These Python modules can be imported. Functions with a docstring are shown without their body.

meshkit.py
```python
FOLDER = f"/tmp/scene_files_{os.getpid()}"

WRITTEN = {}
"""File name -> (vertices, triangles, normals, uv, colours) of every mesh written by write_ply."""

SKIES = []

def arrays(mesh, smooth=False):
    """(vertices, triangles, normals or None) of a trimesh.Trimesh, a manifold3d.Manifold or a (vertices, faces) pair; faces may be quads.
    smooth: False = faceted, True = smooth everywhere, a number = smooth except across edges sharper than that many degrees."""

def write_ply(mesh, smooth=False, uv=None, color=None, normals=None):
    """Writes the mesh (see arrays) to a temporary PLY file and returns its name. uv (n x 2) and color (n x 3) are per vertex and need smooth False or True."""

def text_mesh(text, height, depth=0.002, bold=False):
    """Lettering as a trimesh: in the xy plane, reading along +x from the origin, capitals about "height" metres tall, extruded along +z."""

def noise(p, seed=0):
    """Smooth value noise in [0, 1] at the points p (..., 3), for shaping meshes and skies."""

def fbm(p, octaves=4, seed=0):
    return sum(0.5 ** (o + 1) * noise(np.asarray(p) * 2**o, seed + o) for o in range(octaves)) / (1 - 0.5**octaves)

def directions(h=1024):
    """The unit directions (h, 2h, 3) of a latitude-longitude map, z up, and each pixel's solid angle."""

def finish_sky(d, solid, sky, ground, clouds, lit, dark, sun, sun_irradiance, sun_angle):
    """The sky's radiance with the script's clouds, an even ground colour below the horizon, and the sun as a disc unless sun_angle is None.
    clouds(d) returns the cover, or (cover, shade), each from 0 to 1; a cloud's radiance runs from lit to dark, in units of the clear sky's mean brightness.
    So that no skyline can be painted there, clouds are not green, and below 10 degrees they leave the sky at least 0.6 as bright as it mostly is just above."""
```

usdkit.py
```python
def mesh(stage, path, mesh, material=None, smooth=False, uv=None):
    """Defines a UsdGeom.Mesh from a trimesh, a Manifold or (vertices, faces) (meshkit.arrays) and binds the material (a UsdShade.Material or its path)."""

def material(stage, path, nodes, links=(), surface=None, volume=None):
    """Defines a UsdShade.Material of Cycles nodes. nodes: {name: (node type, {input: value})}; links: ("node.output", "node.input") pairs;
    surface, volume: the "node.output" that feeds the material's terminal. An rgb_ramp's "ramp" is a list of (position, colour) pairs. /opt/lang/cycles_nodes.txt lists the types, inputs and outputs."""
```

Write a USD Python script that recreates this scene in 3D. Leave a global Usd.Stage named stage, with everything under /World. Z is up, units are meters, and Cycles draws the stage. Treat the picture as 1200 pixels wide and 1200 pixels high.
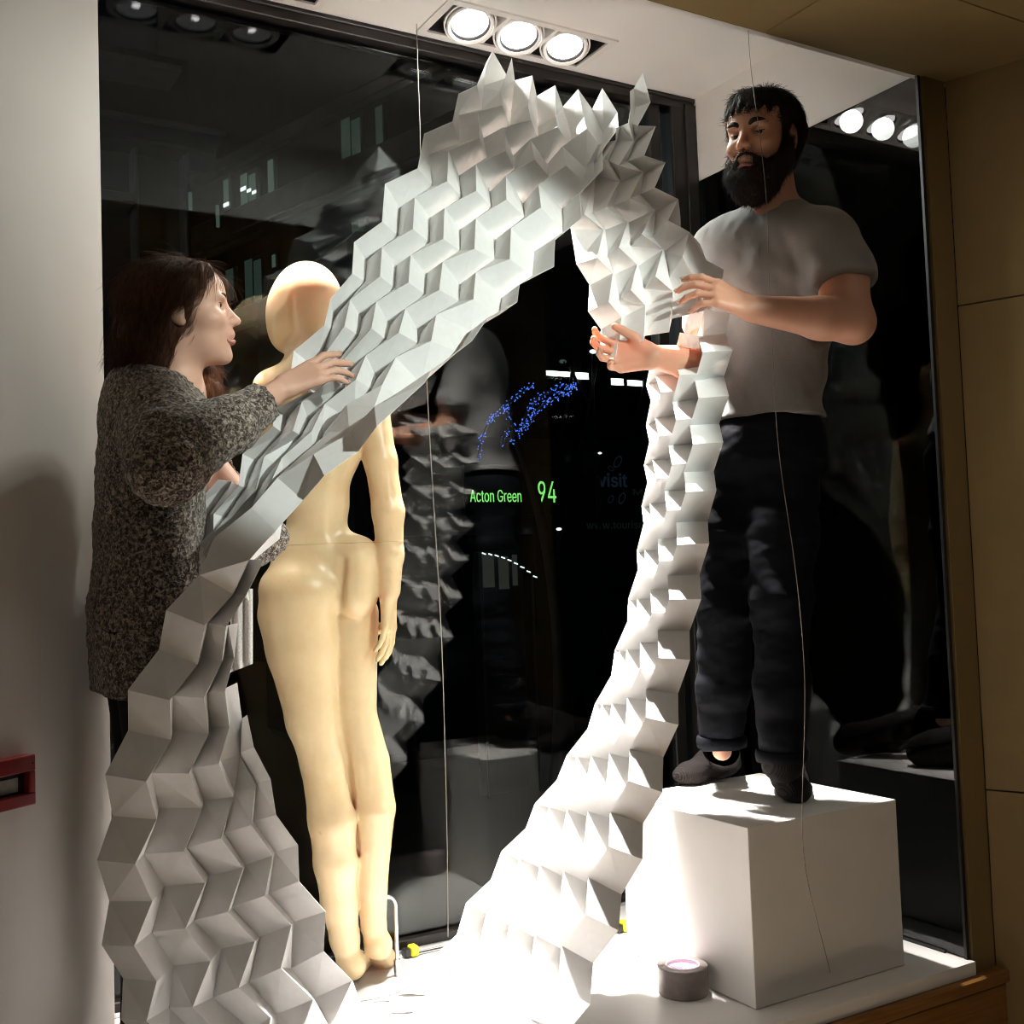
import math, random
import numpy as np
import trimesh
import manifold3d as m3
import meshkit
import usdkit
from pxr import Usd, UsdGeom, UsdLux, UsdShade, Gf, Sdf, Vt

stage = Usd.Stage.CreateInMemory()
UsdGeom.SetStageUpAxis(stage, "Z")
UsdGeom.SetStageMetersPerUnit(stage, 1.0)
UsdGeom.Xform.Define(stage, "/World")
rng = np.random.default_rng(7)

# ------------------------------------------------------------------ camera
FPX = 1322.0
CAM = np.array([0.0, 0.0, 1.04])


def cam_axes(yaw, pitch, roll):
    y, p, r = map(math.radians, (yaw, pitch, roll))
    f = np.array([math.sin(y) * math.cos(p), math.cos(y) * math.cos(p), math.sin(p)])
    s = np.array([math.cos(y), -math.sin(y), 0.0])
    u = np.cross(s, f)
    return math.cos(r) * s + math.sin(r) * u, -math.sin(r) * s + math.cos(r) * u, f


RT, UP, FW = cam_axes(30.47, 3.05, -2.07)
cam = UsdGeom.Camera.Define(stage, "/World/camera")
m = Gf.Matrix4d(1.0)
for k, v in enumerate((RT, UP, -FW, CAM)):
    m.SetRow(k, Gf.Vec4d(float(v[0]), float(v[1]), float(v[2]), 1.0 if k == 3 else 0.0))
cam.AddTransformOp().Set(m)
cam.CreateHorizontalApertureAttr(36.0)
cam.CreateFocalLengthAttr(36.0 * FPX / 1200.0)
cam.CreateExposureAttr(0.0)

# ------------------------------------------------------------------ night sky and lamps
dome = UsdLux.DomeLight.Define(stage, "/World/night_sky")
dome.CreateIntensityAttr(0.0008)
dome.CreateColorAttr(Gf.Vec3f(0.55, 0.7, 1.0))


def aim(x, pos, target):
    z = np.asarray(pos, float) - np.asarray(target, float)
    z /= np.linalg.norm(z)
    a = np.cross([0.0, 1.0, 0.0] if abs(z[1]) < 0.9 else [1.0, 0, 0], z)
    a /= np.linalg.norm(a)
    b = np.cross(z, a)
    mm = Gf.Matrix4d(1.0)
    for k, v in enumerate((a, b, z, pos)):
        mm.SetRow(k, Gf.Vec4d(float(v[0]), float(v[1]), float(v[2]), 1.0 if k == 3 else 0.0))
    x.AddTransformOp().Set(mm)


def spot(name, pos, target, power, cone, color=(1.0, 0.93, 0.88), radius=0.04, soft=0.5):
    l = UsdLux.SphereLight.Define(stage, "/World/" + name)
    l.CreateRadiusAttr(radius)
    l.CreateIntensityAttr(power)
    l.CreateColorAttr(Gf.Vec3f(*color))
    l.CreateNormalizeAttr(True)
    s = UsdLux.ShapingAPI.Apply(l.GetPrim())
    s.CreateShapingConeAngleAttr(cone)
    s.CreateShapingConeSoftnessAttr(soft)
    aim(l, pos, target)
    return l


TILT_A = ((1.36, 1.82, 0.0), (1.46, 1.84, 0.0), (1.58, 2.00, 0.0))
TILT_B = ((0.70, 2.80, 0.0), (0.85, 2.78, 0.5), (1.01, 2.73, 1.0))
for k, x in enumerate((1.55, 1.713, 1.876)):
    spot(f"spot_lamp_{k + 1}", (x, 2.762, 2.60), TILT_A[k], 320.0, 22, soft=0.8)
    spot(f"spot_lamp_{k + 1}_spill", (x, 2.762, 2.60), (x - 0.5, 2.2, 0.6), 8.0, 75, (0.95, 1.0, 0.93), soft=0.6)
for k, x in enumerate((0.685, 0.848, 1.011)):
    spot(f"spot_lamp_{k + 4}", (x, 2.768, 2.60), TILT_B[k], (14.0, 14.0, 130.0)[k], (24, 24, 17)[k], soft=0.7)
for k, (x, y) in enumerate(((-0.9, 0.2), (0.9, -0.4), (2.2, 0.6), (-0.2, -2.0))):
    d = UsdLux.DiskLight.Define(stage, f"/World/shop_downlight_{k + 1}")
    d.CreateRadiusAttr(0.09)
    d.CreateNormalizeAttr(True)
    d.CreateIntensityAttr(0.95)
    d.CreateColorAttr(Gf.Vec3f(1.0, 0.95, 0.85))
    aim(d, (x, y, 2.325), (x, y, 0.0))
spot("shop_spotlight", (1.70, -0.20, 2.30), (1.20, 2.45, 1.40), 92.0, 14.2, (0.92, 1.0, 0.93), 0.03, 0.25)
street = UsdLux.SphereLight.Define(stage, "/World/street_lamp_light")
street.CreateRadiusAttr(0.2)
street.CreateNormalizeAttr(True)
street.CreateIntensityAttr(45.0)
street.CreateColorAttr(Gf.Vec3f(0.8, 0.9, 1.0))
street.AddTranslateOp().Set(Gf.Vec3d(-3.0, 9.0, 4.0))


# ------------------------------------------------------------------ helpers
_used = {}


def numbered(parent, name):
    key = (parent, name)
    n = _used.get(key, 0)
    _used[key] = n + 1
    return f"{parent}/{name}" if n == 0 else f"{parent}/{name}_{n:03d}"


def pth(parent):
    return "/World" if parent is None else str(parent.GetPath())


def obj(name, mesh, mat, parent=None, smooth=False):
    if isinstance(mesh, list):
        mesh = trimesh.util.concatenate(mesh)
    return usdkit.mesh(stage, numbered(pth(parent), name), mesh, mat, smooth=smooth).GetPrim()


def tag(o, label, cat=None, group=None, kind=None):
    o.SetCustomDataByKey("label", label)
    if cat:
        o.SetCustomDataByKey("category", cat)
    if group:
        o.SetCustomDataByKey("group", group)
    if kind:
        o.SetCustomDataByKey("kind", kind)
    return o


def thing(name, label, cat, group=None, kind=None, loc=(0, 0, 0)):
    x = UsdGeom.Xform.Define(stage, numbered("/World", name))
    if any(loc):
        x.AddTranslateOp().Set(Gf.Vec3d(*map(float, loc)))
    return tag(x.GetPrim(), label, cat, group, kind)


def struct(name, mesh, mat, label, cat, smooth=False):
    return tag(obj(name, mesh, mat, None, smooth), label, cat, None, "structure")


def ray(px, py):
    """Direction through pixel (px, py) of a 1200 px frame, one unit deep."""
    return (px - 600) / FPX * RT - (py - 600) / FPX * UP + FW


def at(px, py, d):
    return CAM + ray(px, py) * d


def on(px, py, axis, val):
    v = ray(px, py)
    return CAM + v * (val - CAM[axis]) / v[axis]


def box(x0, x1, y0, y1, z0, z1, bev=0.0):
    if bev <= 0:
        b = trimesh.creation.box([x1 - x0, y1 - y0, z1 - z0])
        b.apply_translation([(x0 + x1) / 2, (y0 + y1) / 2, (z0 + z1) / 2])
        return b
    e = bev
    pts = []
    for sx, sy, sz in np.ndindex(2, 2, 2):
        X, Y, Z = (x0, x1)[sx], (y0, y1)[sy], (z0, z1)[sz]
        ix, iy, iz = (e, -e)[sx], (e, -e)[sy], (e, -e)[sz]
        pts += [[X, Y + iy, Z + iz], [X + ix, Y, Z + iz], [X + ix, Y + iy, Z]]
    return trimesh.convex.convex_hull(np.array(pts))


def slab(path, z0, z1):
    """Vertical prism over a polygon of (x, y)."""
    from shapely.geometry import Polygon
    p = trimesh.creation.extrude_polygon(Polygon(path), z1 - z0, engine="earcut")
    p.apply_translation([0, 0, z0])
    return p


def tube(points, r, n=8, closed_ends=True):
    P = np.asarray(points, float)
    R = np.full(len(P), r) if np.ndim(r) == 0 else np.asarray(r, float)
    T = np.gradient(P, axis=0)
    T /= np.linalg.norm(T, axis=1, keepdims=True)
    a = np.cross(T[0], [0, 0, 1.0])
    if np.linalg.norm(a) < 1e-3:
        a = np.cross(T[0], [1.0, 0, 0])
    rings = []
    for p, t, q in zip(P, T, R):
        a = a - t * (a @ t)
        a /= np.linalg.norm(a)
        b = np.cross(t, a)
        th = np.linspace(0, 2 * math.pi, n, endpoint=False)
        rings.append(p + q * (np.cos(th)[:, None] * a + np.sin(th)[:, None] * b))
    v = np.vstack(rings + [P[:1], P[-1:]])
    f = []
    for i in range(len(P) - 1):
        for k in range(n):
            a0, a1, b0, b1 = i * n + k, i * n + (k + 1) % n, (i + 1) * n + k, (i + 1) * n + (k + 1) % n
            f += [[a0, a1, b1], [a0, b1, b0]]
    c0, c1 = len(P) * n, len(P) * n + 1
    for k in range(n):
        f += [[c0, (k + 1) % n, k], [c1, (len(P) - 1) * n + k, (len(P) - 1) * n + (k + 1) % n]]
    return trimesh.Trimesh(v, f, process=False)


def smooth_path(pts, n=40):
    from scipy.interpolate import CubicSpline
    P = np.asarray(pts, float)
    t = np.r_[0, np.cumsum(np.linalg.norm(np.diff(P, axis=0), axis=1))]
    return CubicSpline(t, P)(np.linspace(0, t[-1], n))


def lathe(profile, n=40):
    return trimesh.creation.revolve(np.asarray(profile, float), sections=n)


def frame_mesh(mesh, pos, xa, ya, za):
    M = np.eye(4)
    M[:3, 0], M[:3, 1], M[:3, 2], M[:3, 3] = xa, ya, za, pos
    mesh = mesh.copy()
    mesh.apply_transform(M)
    return mesh


# ------------------------------------------------------------------ materials
def mat(name, nodes, links=(), surface="p.BSDF"):
    return usdkit.material(stage, "/World/Looks/" + name, nodes, links, surface=surface)


def plain(name, color, rough=0.6, spec=0.5, var=0.06, scale=30.0, bump=0.0, bscale=200.0, metal=0.0, **kw):
    c = np.array(color)
    nodes = {"t": ("texture_coordinate", {}), "n": ("noise_texture", {"scale": scale, "detail": 4.0}),
             "r": ("rgb_ramp", {"ramp": [(0.25, tuple(c * (1 - var))), (0.75, tuple(np.minimum(c * (1 + var), 1)))]}),
             "p": ("principled_bsdf", {"roughness": rough, "specular_ior_level": spec, "metallic": metal, **kw})}
    links = [("t.object", "n.vector"), ("n.fac", "r.fac"), ("r.color", "p.base_color")]
    if bump > 0:
        nodes["bn"] = ("noise_texture", {"scale": bscale, "detail": 3.0})
        nodes["b"] = ("bump", {"strength": bump, "distance": 0.002})
        links += [("t.object", "bn.vector"), ("bn.fac", "b.height"), ("b.normal", "p.normal")]
    return mat(name, nodes, links)


def glow(name, color, strength):
    return mat(name, {"e": ("emission", {"color": color, "strength": strength})}, surface="e.emission")


M = {}
M["paper"] = mat("folded_paper", {
    "t": ("texture_coordinate", {}), "n": ("noise_texture", {"scale": 60.0, "detail": 4.0}),
    "r": ("rgb_ramp", {"ramp": [(0.2, (0.80, 0.80, 0.79)), (0.8, (0.86, 0.86, 0.85))]}),
    "p": ("principled_bsdf", {"roughness": 0.55, "specular_ior_level": 0.35}),
    "tr": ("translucent_bsdf", {"color": (0.85, 0.80, 0.76)}),
    "m": ("mix_closure", {"fac": 0.10})},
    [("t.object", "n.vector"), ("n.fac", "r.fac"), ("r.color", "p.base_color"), ("p.BSDF", "m.closure1"), ("tr.BSDF", "m.closure2")], "m.closure")
M["white_wall"] = plain("white_wall_paint", (0.74, 0.70, 0.66), 0.65, 0.3, 0.025, 6.0, 0.06, 120.0)
M["ceiling"] = plain("white_ceiling_paint", (0.80, 0.76, 0.73), 0.7, 0.3, 0.02, 5.0)
M["plinth"] = plain("white_plinth_paint", (0.82, 0.80, 0.77), 0.5, 0.4, 0.03, 9.0)
M["platform"] = plain("white_platform_laminate", (0.84, 0.82, 0.80), 0.35, 0.5, 0.03, 7.0)
M["beige"] = plain("beige_panel", (0.24, 0.165, 0.065), 0.6, 0.4, 0.05, 18.0, 0.05, 300.0)
M["wood"] = mat("brown_veneer", {
    "t": ("texture_coordinate", {}), "mp": ("mapping", {"scale": (2.0, 6.0, 40.0)}),
    "n": ("noise_texture", {"scale": 3.0, "detail": 6.0, "distortion": 0.6}),
    "r": ("rgb_ramp", {"ramp": [(0.25, (0.20, 0.085, 0.022)), (0.75, (0.36, 0.17, 0.05))]}),
    "p": ("principled_bsdf", {"roughness": 0.4})},
    [("t.object", "mp.vector"), ("mp.vector", "n.vector"), ("n.fac", "r.fac"), ("r.color", "p.base_color")])
M["frame"] = plain("dark_bronze_frame", (0.009, 0.007, 0.006), 0.4, 0.35, 0.1)
M["floor"] = plain("shop_floor", (0.30, 0.24, 0.17), 0.4, 0.4, 0.08, 5.0)
M["shop"] = plain("shop_wall", (0.25, 0.19, 0.10), 0.7, 0.3, 0.05, 5.0)
M["black"] = plain("black_plastic", (0.012, 0.012, 0.012), 0.45, 0.5, 0.1)
M["steel"] = plain("brushed_steel", (0.62, 0.62, 0.62), 0.25, 0.5, 0.05, metal=1.0)
M["lamp_white"] = plain("lamp_housing_white", (0.75, 0.70, 0.67), 0.4, 0.5, 0.02)


def pane_mat(name, tint, ior):
    return mat(name, {"fr": ("fresnel", {"IOR": ior}), "tr": ("transparent_bsdf", {"color": tint}),
                      "g": ("glossy_bsdf", {"color": (1.0, 1.0, 1.0), "roughness": 0.0}), "m": ("mix_closure", {})},
               [("fr.fac", "m.fac"), ("tr.BSDF", "m.closure1"), ("g.BSDF", "m.closure2")], "m.closure")


M["glass"] = pane_mat("window_glass", (0.88, 0.92, 0.90), 1.31)
M["glass_side"] = pane_mat("side_window_glass", (0.80, 0.86, 0.84), 1.62)

# ------------------------------------------------------------------ the window bay (z = 0 is the display platform)
XS, YG, ZC, ZS = 2.487, 2.935, 2.623, 2.334       # side glass, street glass, bay ceiling, shop soffit
LW = np.array([0.497, 2.64])                        # free edge of the left wall
LD = np.array([math.sin(math.radians(55)), math.cos(math.radians(55))])
LN = np.array([LD[1], -LD[0]])                      # its normal, into the shop
FLOOR = -0.56

far = LW - LD * 2.6
struct("wall_left", slab([tuple(LW), (LW[0], 3.3), (far[0] - 0.3, 3.3), tuple(far)], FLOOR, 2.9), M["white_wall"],
       "plain off-white painted wall at the left edge of the window bay", "wall")
# platform slab and the wooden board in front of it
lfx = LW[0] - LD[0] * (LW[1] - 1.965) / LD[1]
struct("platform", slab([(lfx + 0.01, 1.965), (XS, 1.965), (XS, 2.905), (LW[0] + 0.005, 2.905), (LW[0] + 0.005, LW[1]), ], -0.034, 0.0), M["platform"],
       "white display platform across the floor of the window bay", "platform")
struct("platform_base", slab([(lfx + 0.03, 1.99), (XS, 1.99), (XS, 2.9), (LW[0] + 0.01, 2.9), (LW[0] + 0.01, LW[1])], FLOOR, -0.034), M["plinth"],
       "hidden base below the white display platform", "platform")
apron = thing("window_apron", "brown wooden board running below the front of the white platform", "panel", kind="structure")
obj("apron_board", box(lfx - 0.05, 2.64, 1.958, 1.985, FLOOR, -0.075, 0.003), M["wood"], apron)
obj("apron_cap", box(lfx - 0.05, 2.645, 1.948, 1.99, -0.072, -0.036, 0.006), M["wood"], apron)

# right pier: a narrow face beside the glass, then a wall splayed towards the shop
a22 = math.radians(22)
RD = np.array([math.sin(a22), -math.cos(a22)])
p0 = np.array([2.584, 1.978])
struct("wall_pier", slab([(XS + 0.012, 1.981), (2.584, 1.981), (2.59, 2.02), (XS + 0.012, 2.02)], FLOOR, ZS + 0.4), M["beige"],
       "narrow beige pier face to the right of the black side glass", "wall")
wr = thing("wall_right", "beige panelled wall at the right edge splayed towards the shop", "wall", kind="structure")
RN = np.array([-RD[1], RD[0]])
for z0, z1 in ((FLOOR, 0.42), (0.424, 1.712), (1.716, 2.9)):
    a, b = p0, p0 + RD * 3.2
    obj("panel", slab([tuple(a), tuple(b), tuple(b + RN * 0.05), tuple(a + RN * 0.05)], z0, z1), M["beige"], wr)

# beige soffit over the shop side: panels with narrow joints
so = thing("ceiling_soffit", "beige ceiling panels of the shop in front of the window bay", "ceiling", kind="structure")
for x0, x1 in ((-2.6, -0.5), (-0.496, 0.7), (0.704, 1.935), (1.939, 3.2), (3.204, 4.6)):
    for y0, y1 in ((-4.2, -1.5), (-1.497, 0.1), (0.103, 1.66), (1.663, 1.99)):
        obj("panel", box(x0, x1, y0, y1, ZS, ZS + 0.03, 0.001), M["beige"], so)
struct("ceiling_void", box(-2.6, 4.6, -4.2, 1.985, ZS + 0.035, ZS + 0.07), M["beige"], "underside above the joints of the beige ceiling panels", "ceiling")
struct("trim_1", box(0.3, XS + 0.1, 1.99, 2.005, ZS, ZC + 0.05), M["ceiling"], "white upstand between the beige soffit and the higher bay ceiling", "trim")

# bay ceiling with two rectangular openings for the lamps
LAMPY = 2.772
TRIOS = (1.713, 0.848)
from shapely.geometry import box as sbox
cp = sbox(0.2, 1.99, XS + 0.15, 3.0)
for cx in TRIOS:
    cp = cp.difference(sbox(cx - 0.262, LAMPY - 0.086, cx + 0.262, LAMPY + 0.086))
cm = trimesh.creation.extrude_polygon(cp, 0.03, engine="earcut")
cm.apply_translation([0, 0, ZC])
struct("ceiling", cm, M["ceiling"], "white ceiling of the window bay with recessed spotlights", "ceiling")
struct("bulkhead", box(XS, XS + 0.14, 1.992, 2.93, ZS + 0.004, ZC), M["ceiling"], "white bulkhead panel above the black side glass", "wall")

# window to the street: dark frame and one pane
w1 = thing("window_1", "large street window in a dark bronze frame behind the sculpture", "window", kind="structure")
obj("header", box(0.3, XS, 2.905, 2.99, 2.583, ZC, 0.002), M["frame"], w1)
obj("header_lip", box(0.3, XS, 2.898, 2.93, 2.61, ZC, 0.002), M["frame"], w1)
obj("post", box(2.385, XS, 2.905, 2.99, 0.0, 2.585, 0.003), M["frame"], w1)
obj("post_lip", box(2.44, XS, 2.897, 2.93, 0.0, 2.60, 0.002), M["frame"], w1)
obj("mullion", box(2.300, 2.345, 2.915, 2.96, 0.0, 2.585, 0.003), M["frame"], w1)
obj("bottom_rail", box(0.3, XS, 2.908, 2.99, 0.0, 0.035, 0.003), M["frame"], w1)
obj("rail_edge", box(0.46, XS, 2.901, 2.909, 0.0, 0.012, 0.002), M["steel"], w1)
obj("pane", box(0.3, XS, YG, YG + 0.006, 0.03, 2.57), M["glass"], w1)
# side window: frameless dark glass
w2 = thing("window_2", "frameless side pane of near-black glass between the street corner and the pier", "window", kind="structure")
obj("pane", box(XS - 0.006, XS, 1.992, 2.905, 0.004, ZS + 0.002), M["glass_side"], w2)
obj("edge_strip", box(XS - 0.008, XS + 0.003, 1.984, 1.992, 0.0, ZS), M["black"], w2)
obj("floor_track", box(XS - 0.012, XS - 0.006, 2.05, 2.9, 0.0, 0.008), M["black"], w2)

# shop behind the camera (seen only by its light)
struct("floor", box(-2.6, 4.6, -4.2, 1.99, FLOOR - 0.05, FLOOR), M["floor"], "shop floor in front of the display window", "floor")
struct("wall_back", box(-2.6, 4.6, -4.3, -4.2, FLOOR, 2.4), M["shop"], "beige back wall of the shop behind the camera", "wall")
struct("wall_shop_side", box(-2.7, -2.6, -4.2, 3.0, FLOOR, 2.4), M["shop"], "beige side wall of the shop left of the camera", "wall")

# ------------------------------------------------------------------ lamps
M["lamp_on"] = glow("lamp_reflector_lit", (1.0, 0.95, 0.93), 7.0)
M["lamp_on_side"] = glow("lamp_reflector_side_lit", (1.0, 0.95, 0.93), 0.6)
M["recess"] = plain("recess_black", (0.01, 0.008, 0.008), 0.6, 0.3, 0.1)
M["cap"] = plain("lamp_cap_grey", (0.35, 0.35, 0.37), 0.35, 0.5, 0.05, metal=0.8)


def trio(cx, tilts, label, lit):
    t = thing("ceiling_spotlight", label, "spotlight", None)
    ring = sbox(cx - 0.285, LAMPY - 0.108, cx + 0.285, LAMPY + 0.108).difference(sbox(cx - 0.262, LAMPY - 0.086, cx + 0.262, LAMPY + 0.086))
    r = trimesh.creation.extrude_polygon(ring, 0.007, engine="earcut")
    r.apply_translation([0, 0, ZC - 0.006])
    obj("trim_frame", r, M["lamp_white"], t)
    inside = [box(cx - 0.262, cx + 0.262, LAMPY - 0.086, LAMPY + 0.086, ZC + 0.13, ZC + 0.135)]
    for s in (-1, 1):
        inside.append(box(cx - 0.262, cx + 0.262, LAMPY + s * 0.0845 - 0.0015, LAMPY + s * 0.0845 + 0.0015, ZC + 0.001, ZC + 0.13))
        inside.append(box(cx + s * 0.2605 - 0.0015, cx + s * 0.2605 + 0.0015, LAMPY - 0.083, LAMPY + 0.083, ZC + 0.001, ZC + 0.13))
    obj("recess_box", inside, M["recess"], t)
    for s in (-0.0815, 0.0815):
        obj("divider", box(cx + s - 0.006, cx + s + 0.006, LAMPY - 0.083, LAMPY + 0.083, ZC - 0.004, ZC + 0.06), M["lamp_white"], t)
    for k, tgt in enumerate(tilts):
        c = np.array([cx + (k - 1) * 0.163, LAMPY, ZC + 0.004])
        z = np.asarray(tgt, float) - c
        z /= np.linalg.norm(z)
        xa = np.cross([0, 1.0, 0], z)
        xa /= np.linalg.norm(xa)
        ya = np.cross(z, xa)
        F = lambda mm, off=0.0: frame_mesh(mm, c + z * off, xa, ya, z)
        ringp = [(0.060, -0.05), (0.068, -0.02), (0.070, 0.012), (0.066, 0.016), (0.058, 0.012), (0.056, -0.01), (0.060, -0.05)]
        lp = obj("lamp", F(lathe(ringp, 48)), M["lamp_white"], t, smooth=35)
        obj("gimbal_ring", F(lathe([(0.0725, -0.004), (0.0775, -0.004), (0.0775, 0.006), (0.0725, 0.006), (0.0725, -0.004)], 48)), M["lamp_white"], lp, smooth=35)
        obj("dark_collar", F(lathe([(0.0535, 0.006), (0.058, 0.011), (0.058, -0.004), (0.0535, -0.004), (0.0535, 0.006)], 48)), M["black"], lp, smooth=35)
        obj("reflector", F(lathe([(0.0, -0.036), (0.02, -0.032), (0.04, -0.018), (0.0535, 0.002), (0.052, 0.002), (0.038, -0.021), (0.0, -0.04)], 48)), M["lamp_on"] if lit[k] else M["lamp_on_side"], lp, smooth=35)
        obj("bulb_cap", F(lathe([(0.0, -0.002), (0.011, -0.004), (0.012, -0.014), (0.0, -0.02)], 24)), M["cap"], lp, smooth=35)
    return t


trio(TRIOS[0], TILT_A, "lit row of three white gimbal spotlights recessed in the ceiling above the sculpture", (1, 1, 1))
trio(TRIOS[1], TILT_B, "row of three gimbal spotlights left of the lit row, cut off by the top edge", (0, 0, 0))

# ------------------------------------------------------------------ plinth, tape, cords, call point
pl = thing("plinth", "large white painted box plinth that the bearded man stands on", "plinth")
obj("box_body", box(1.817, 2.322, 2.05, 2.555, 0.0015, 0.42, 0.0015), M["plinth"], pl)
tp = thing("tape_roll", "roll of grey-brown duct tape with purple core lying before the plinth", "tape", loc=(1.752, 2.235, 0.0))
M["tape"] = plain("duct_tape", (0.20, 0.165, 0.155), 0.45, 0.4, 0.15, 60.0)
M["core"] = mat("tape_core", {"t": ("texture_coordinate", {}), "w": ("wave_texture", {"scale": 38.0, "distortion": 1.5}),
                              "r": ("rgb_ramp", {"ramp": [(0.3, (0.45, 0.20, 0.50)), (0.6, (0.80, 0.62, 0.80))]}), "p": ("principled_bsdf", {"roughness": 0.5})},
                [("t.object", "w.vector"), ("w.fac", "r.fac"), ("r.color", "p.base_color")])
M["corepaper"] = plain("tape_core_rim", (0.75, 0.66, 0.66), 0.6)
obj("tape_winding", lathe([(0.042, 0.001), (0.060, 0.001), (0.0615, 0.004), (0.0615, 0.066), (0.060, 0.068), (0.042, 0.068), (0.042, 0.001)], 56), M["tape"], tp, smooth=35)
obj("core_ring", lathe([(0.038, 0.002), (0.0418, 0.002), (0.0418, 0.0685), (0.038, 0.0685), (0.038, 0.002)], 48), M["corepaper"], tp, smooth=35)
obj("core_label", lathe([(0.0, 0.060), (0.0378, 0.060), (0.0378, 0.057), (0.0, 0.057)], 40), M["core"], tp)
M["cord"] = plain("pale_cord", (0.24, 0.22, 0.19), 0.6)
w_pts = [on(877, 40, 1, 1.996), on(880, 80, 1, 2.0), on(889, 150, 1, 2.0), on(899, 250, 1, 2.0), on(901, 330, 1, 1.995), on(905, 410, 1, 1.99), on(914, 540, 1, 1.985), on(927, 630, 1, 1.985), on(938, 720, 1, 1.99), on(943, 800, 1, 1.995), on(942, 880, 1, 1.995), on(940, 950, 1, 2.0), on(943, 1010, 1, 2.02), on(955, 1070, 1, 2.03), on(973, 1140, 1, 2.035)]
w_pts[0][2] = ZS + 0.001
tag(obj("hanging_cord", tube(smooth_path(w_pts, 90), 0.0009, 6), M["cord"], None, True), "thin pale cord hanging from the soffit in front of the bearded man", "cord")
v_pts = [on(487, -12, 1, 2.84), on(489, 60, 1, 2.84), on(492, 150, 1, 2.84), on(494, 260, 1, 2.84), on(498, 400, 1, 2.84), on(504, 520, 1, 2.83), on(510, 620, 1, 2.83), on(517, 740, 1, 2.83), on(521, 860, 1, 2.84), on(524, 990, 1, 2.85), on(525, 1098, 1, 2.86)]
v_pts[0][2] = ZC + 0.001
tag(obj("hanging_cord", tube(smooth_path(v_pts, 80), 0.0012, 6), M["cord"], None, True), "thin white cord hanging from the bay ceiling close to the street window", "cord")

# fire call point on the left wall
ux = np.array([LD[0], LD[1], 0.0])
nz = np.array([LN[0], LN[1], 0.0])


def on_wall(px, py):
    v = ray(px, py)
    o = np.array([LW[0], LW[1], 0.0])
    return CAM + v * ((o - CAM) @ nz) / (v @ nz)


cb = on_wall(30, 941)
h_cp = on_wall(30, 883)[2] - cb[2]
M["red"] = plain("red_plastic", (0.26, 0.022, 0.022), 0.4, 0.5, 0.08)
M["cpgrey"] = plain("call_point_glass", (0.28, 0.27, 0.25), 0.25, 0.5, 0.15, 80.0)
cpx = thing("fire_call_point", "red fire alarm call point with a grey window on the left wall", "fire alarm")
W_ = 0.12


def on_frame(bx):
    return frame_mesh(bx, cb, ux, nz, np.array([0, 0, 1.0]))


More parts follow.
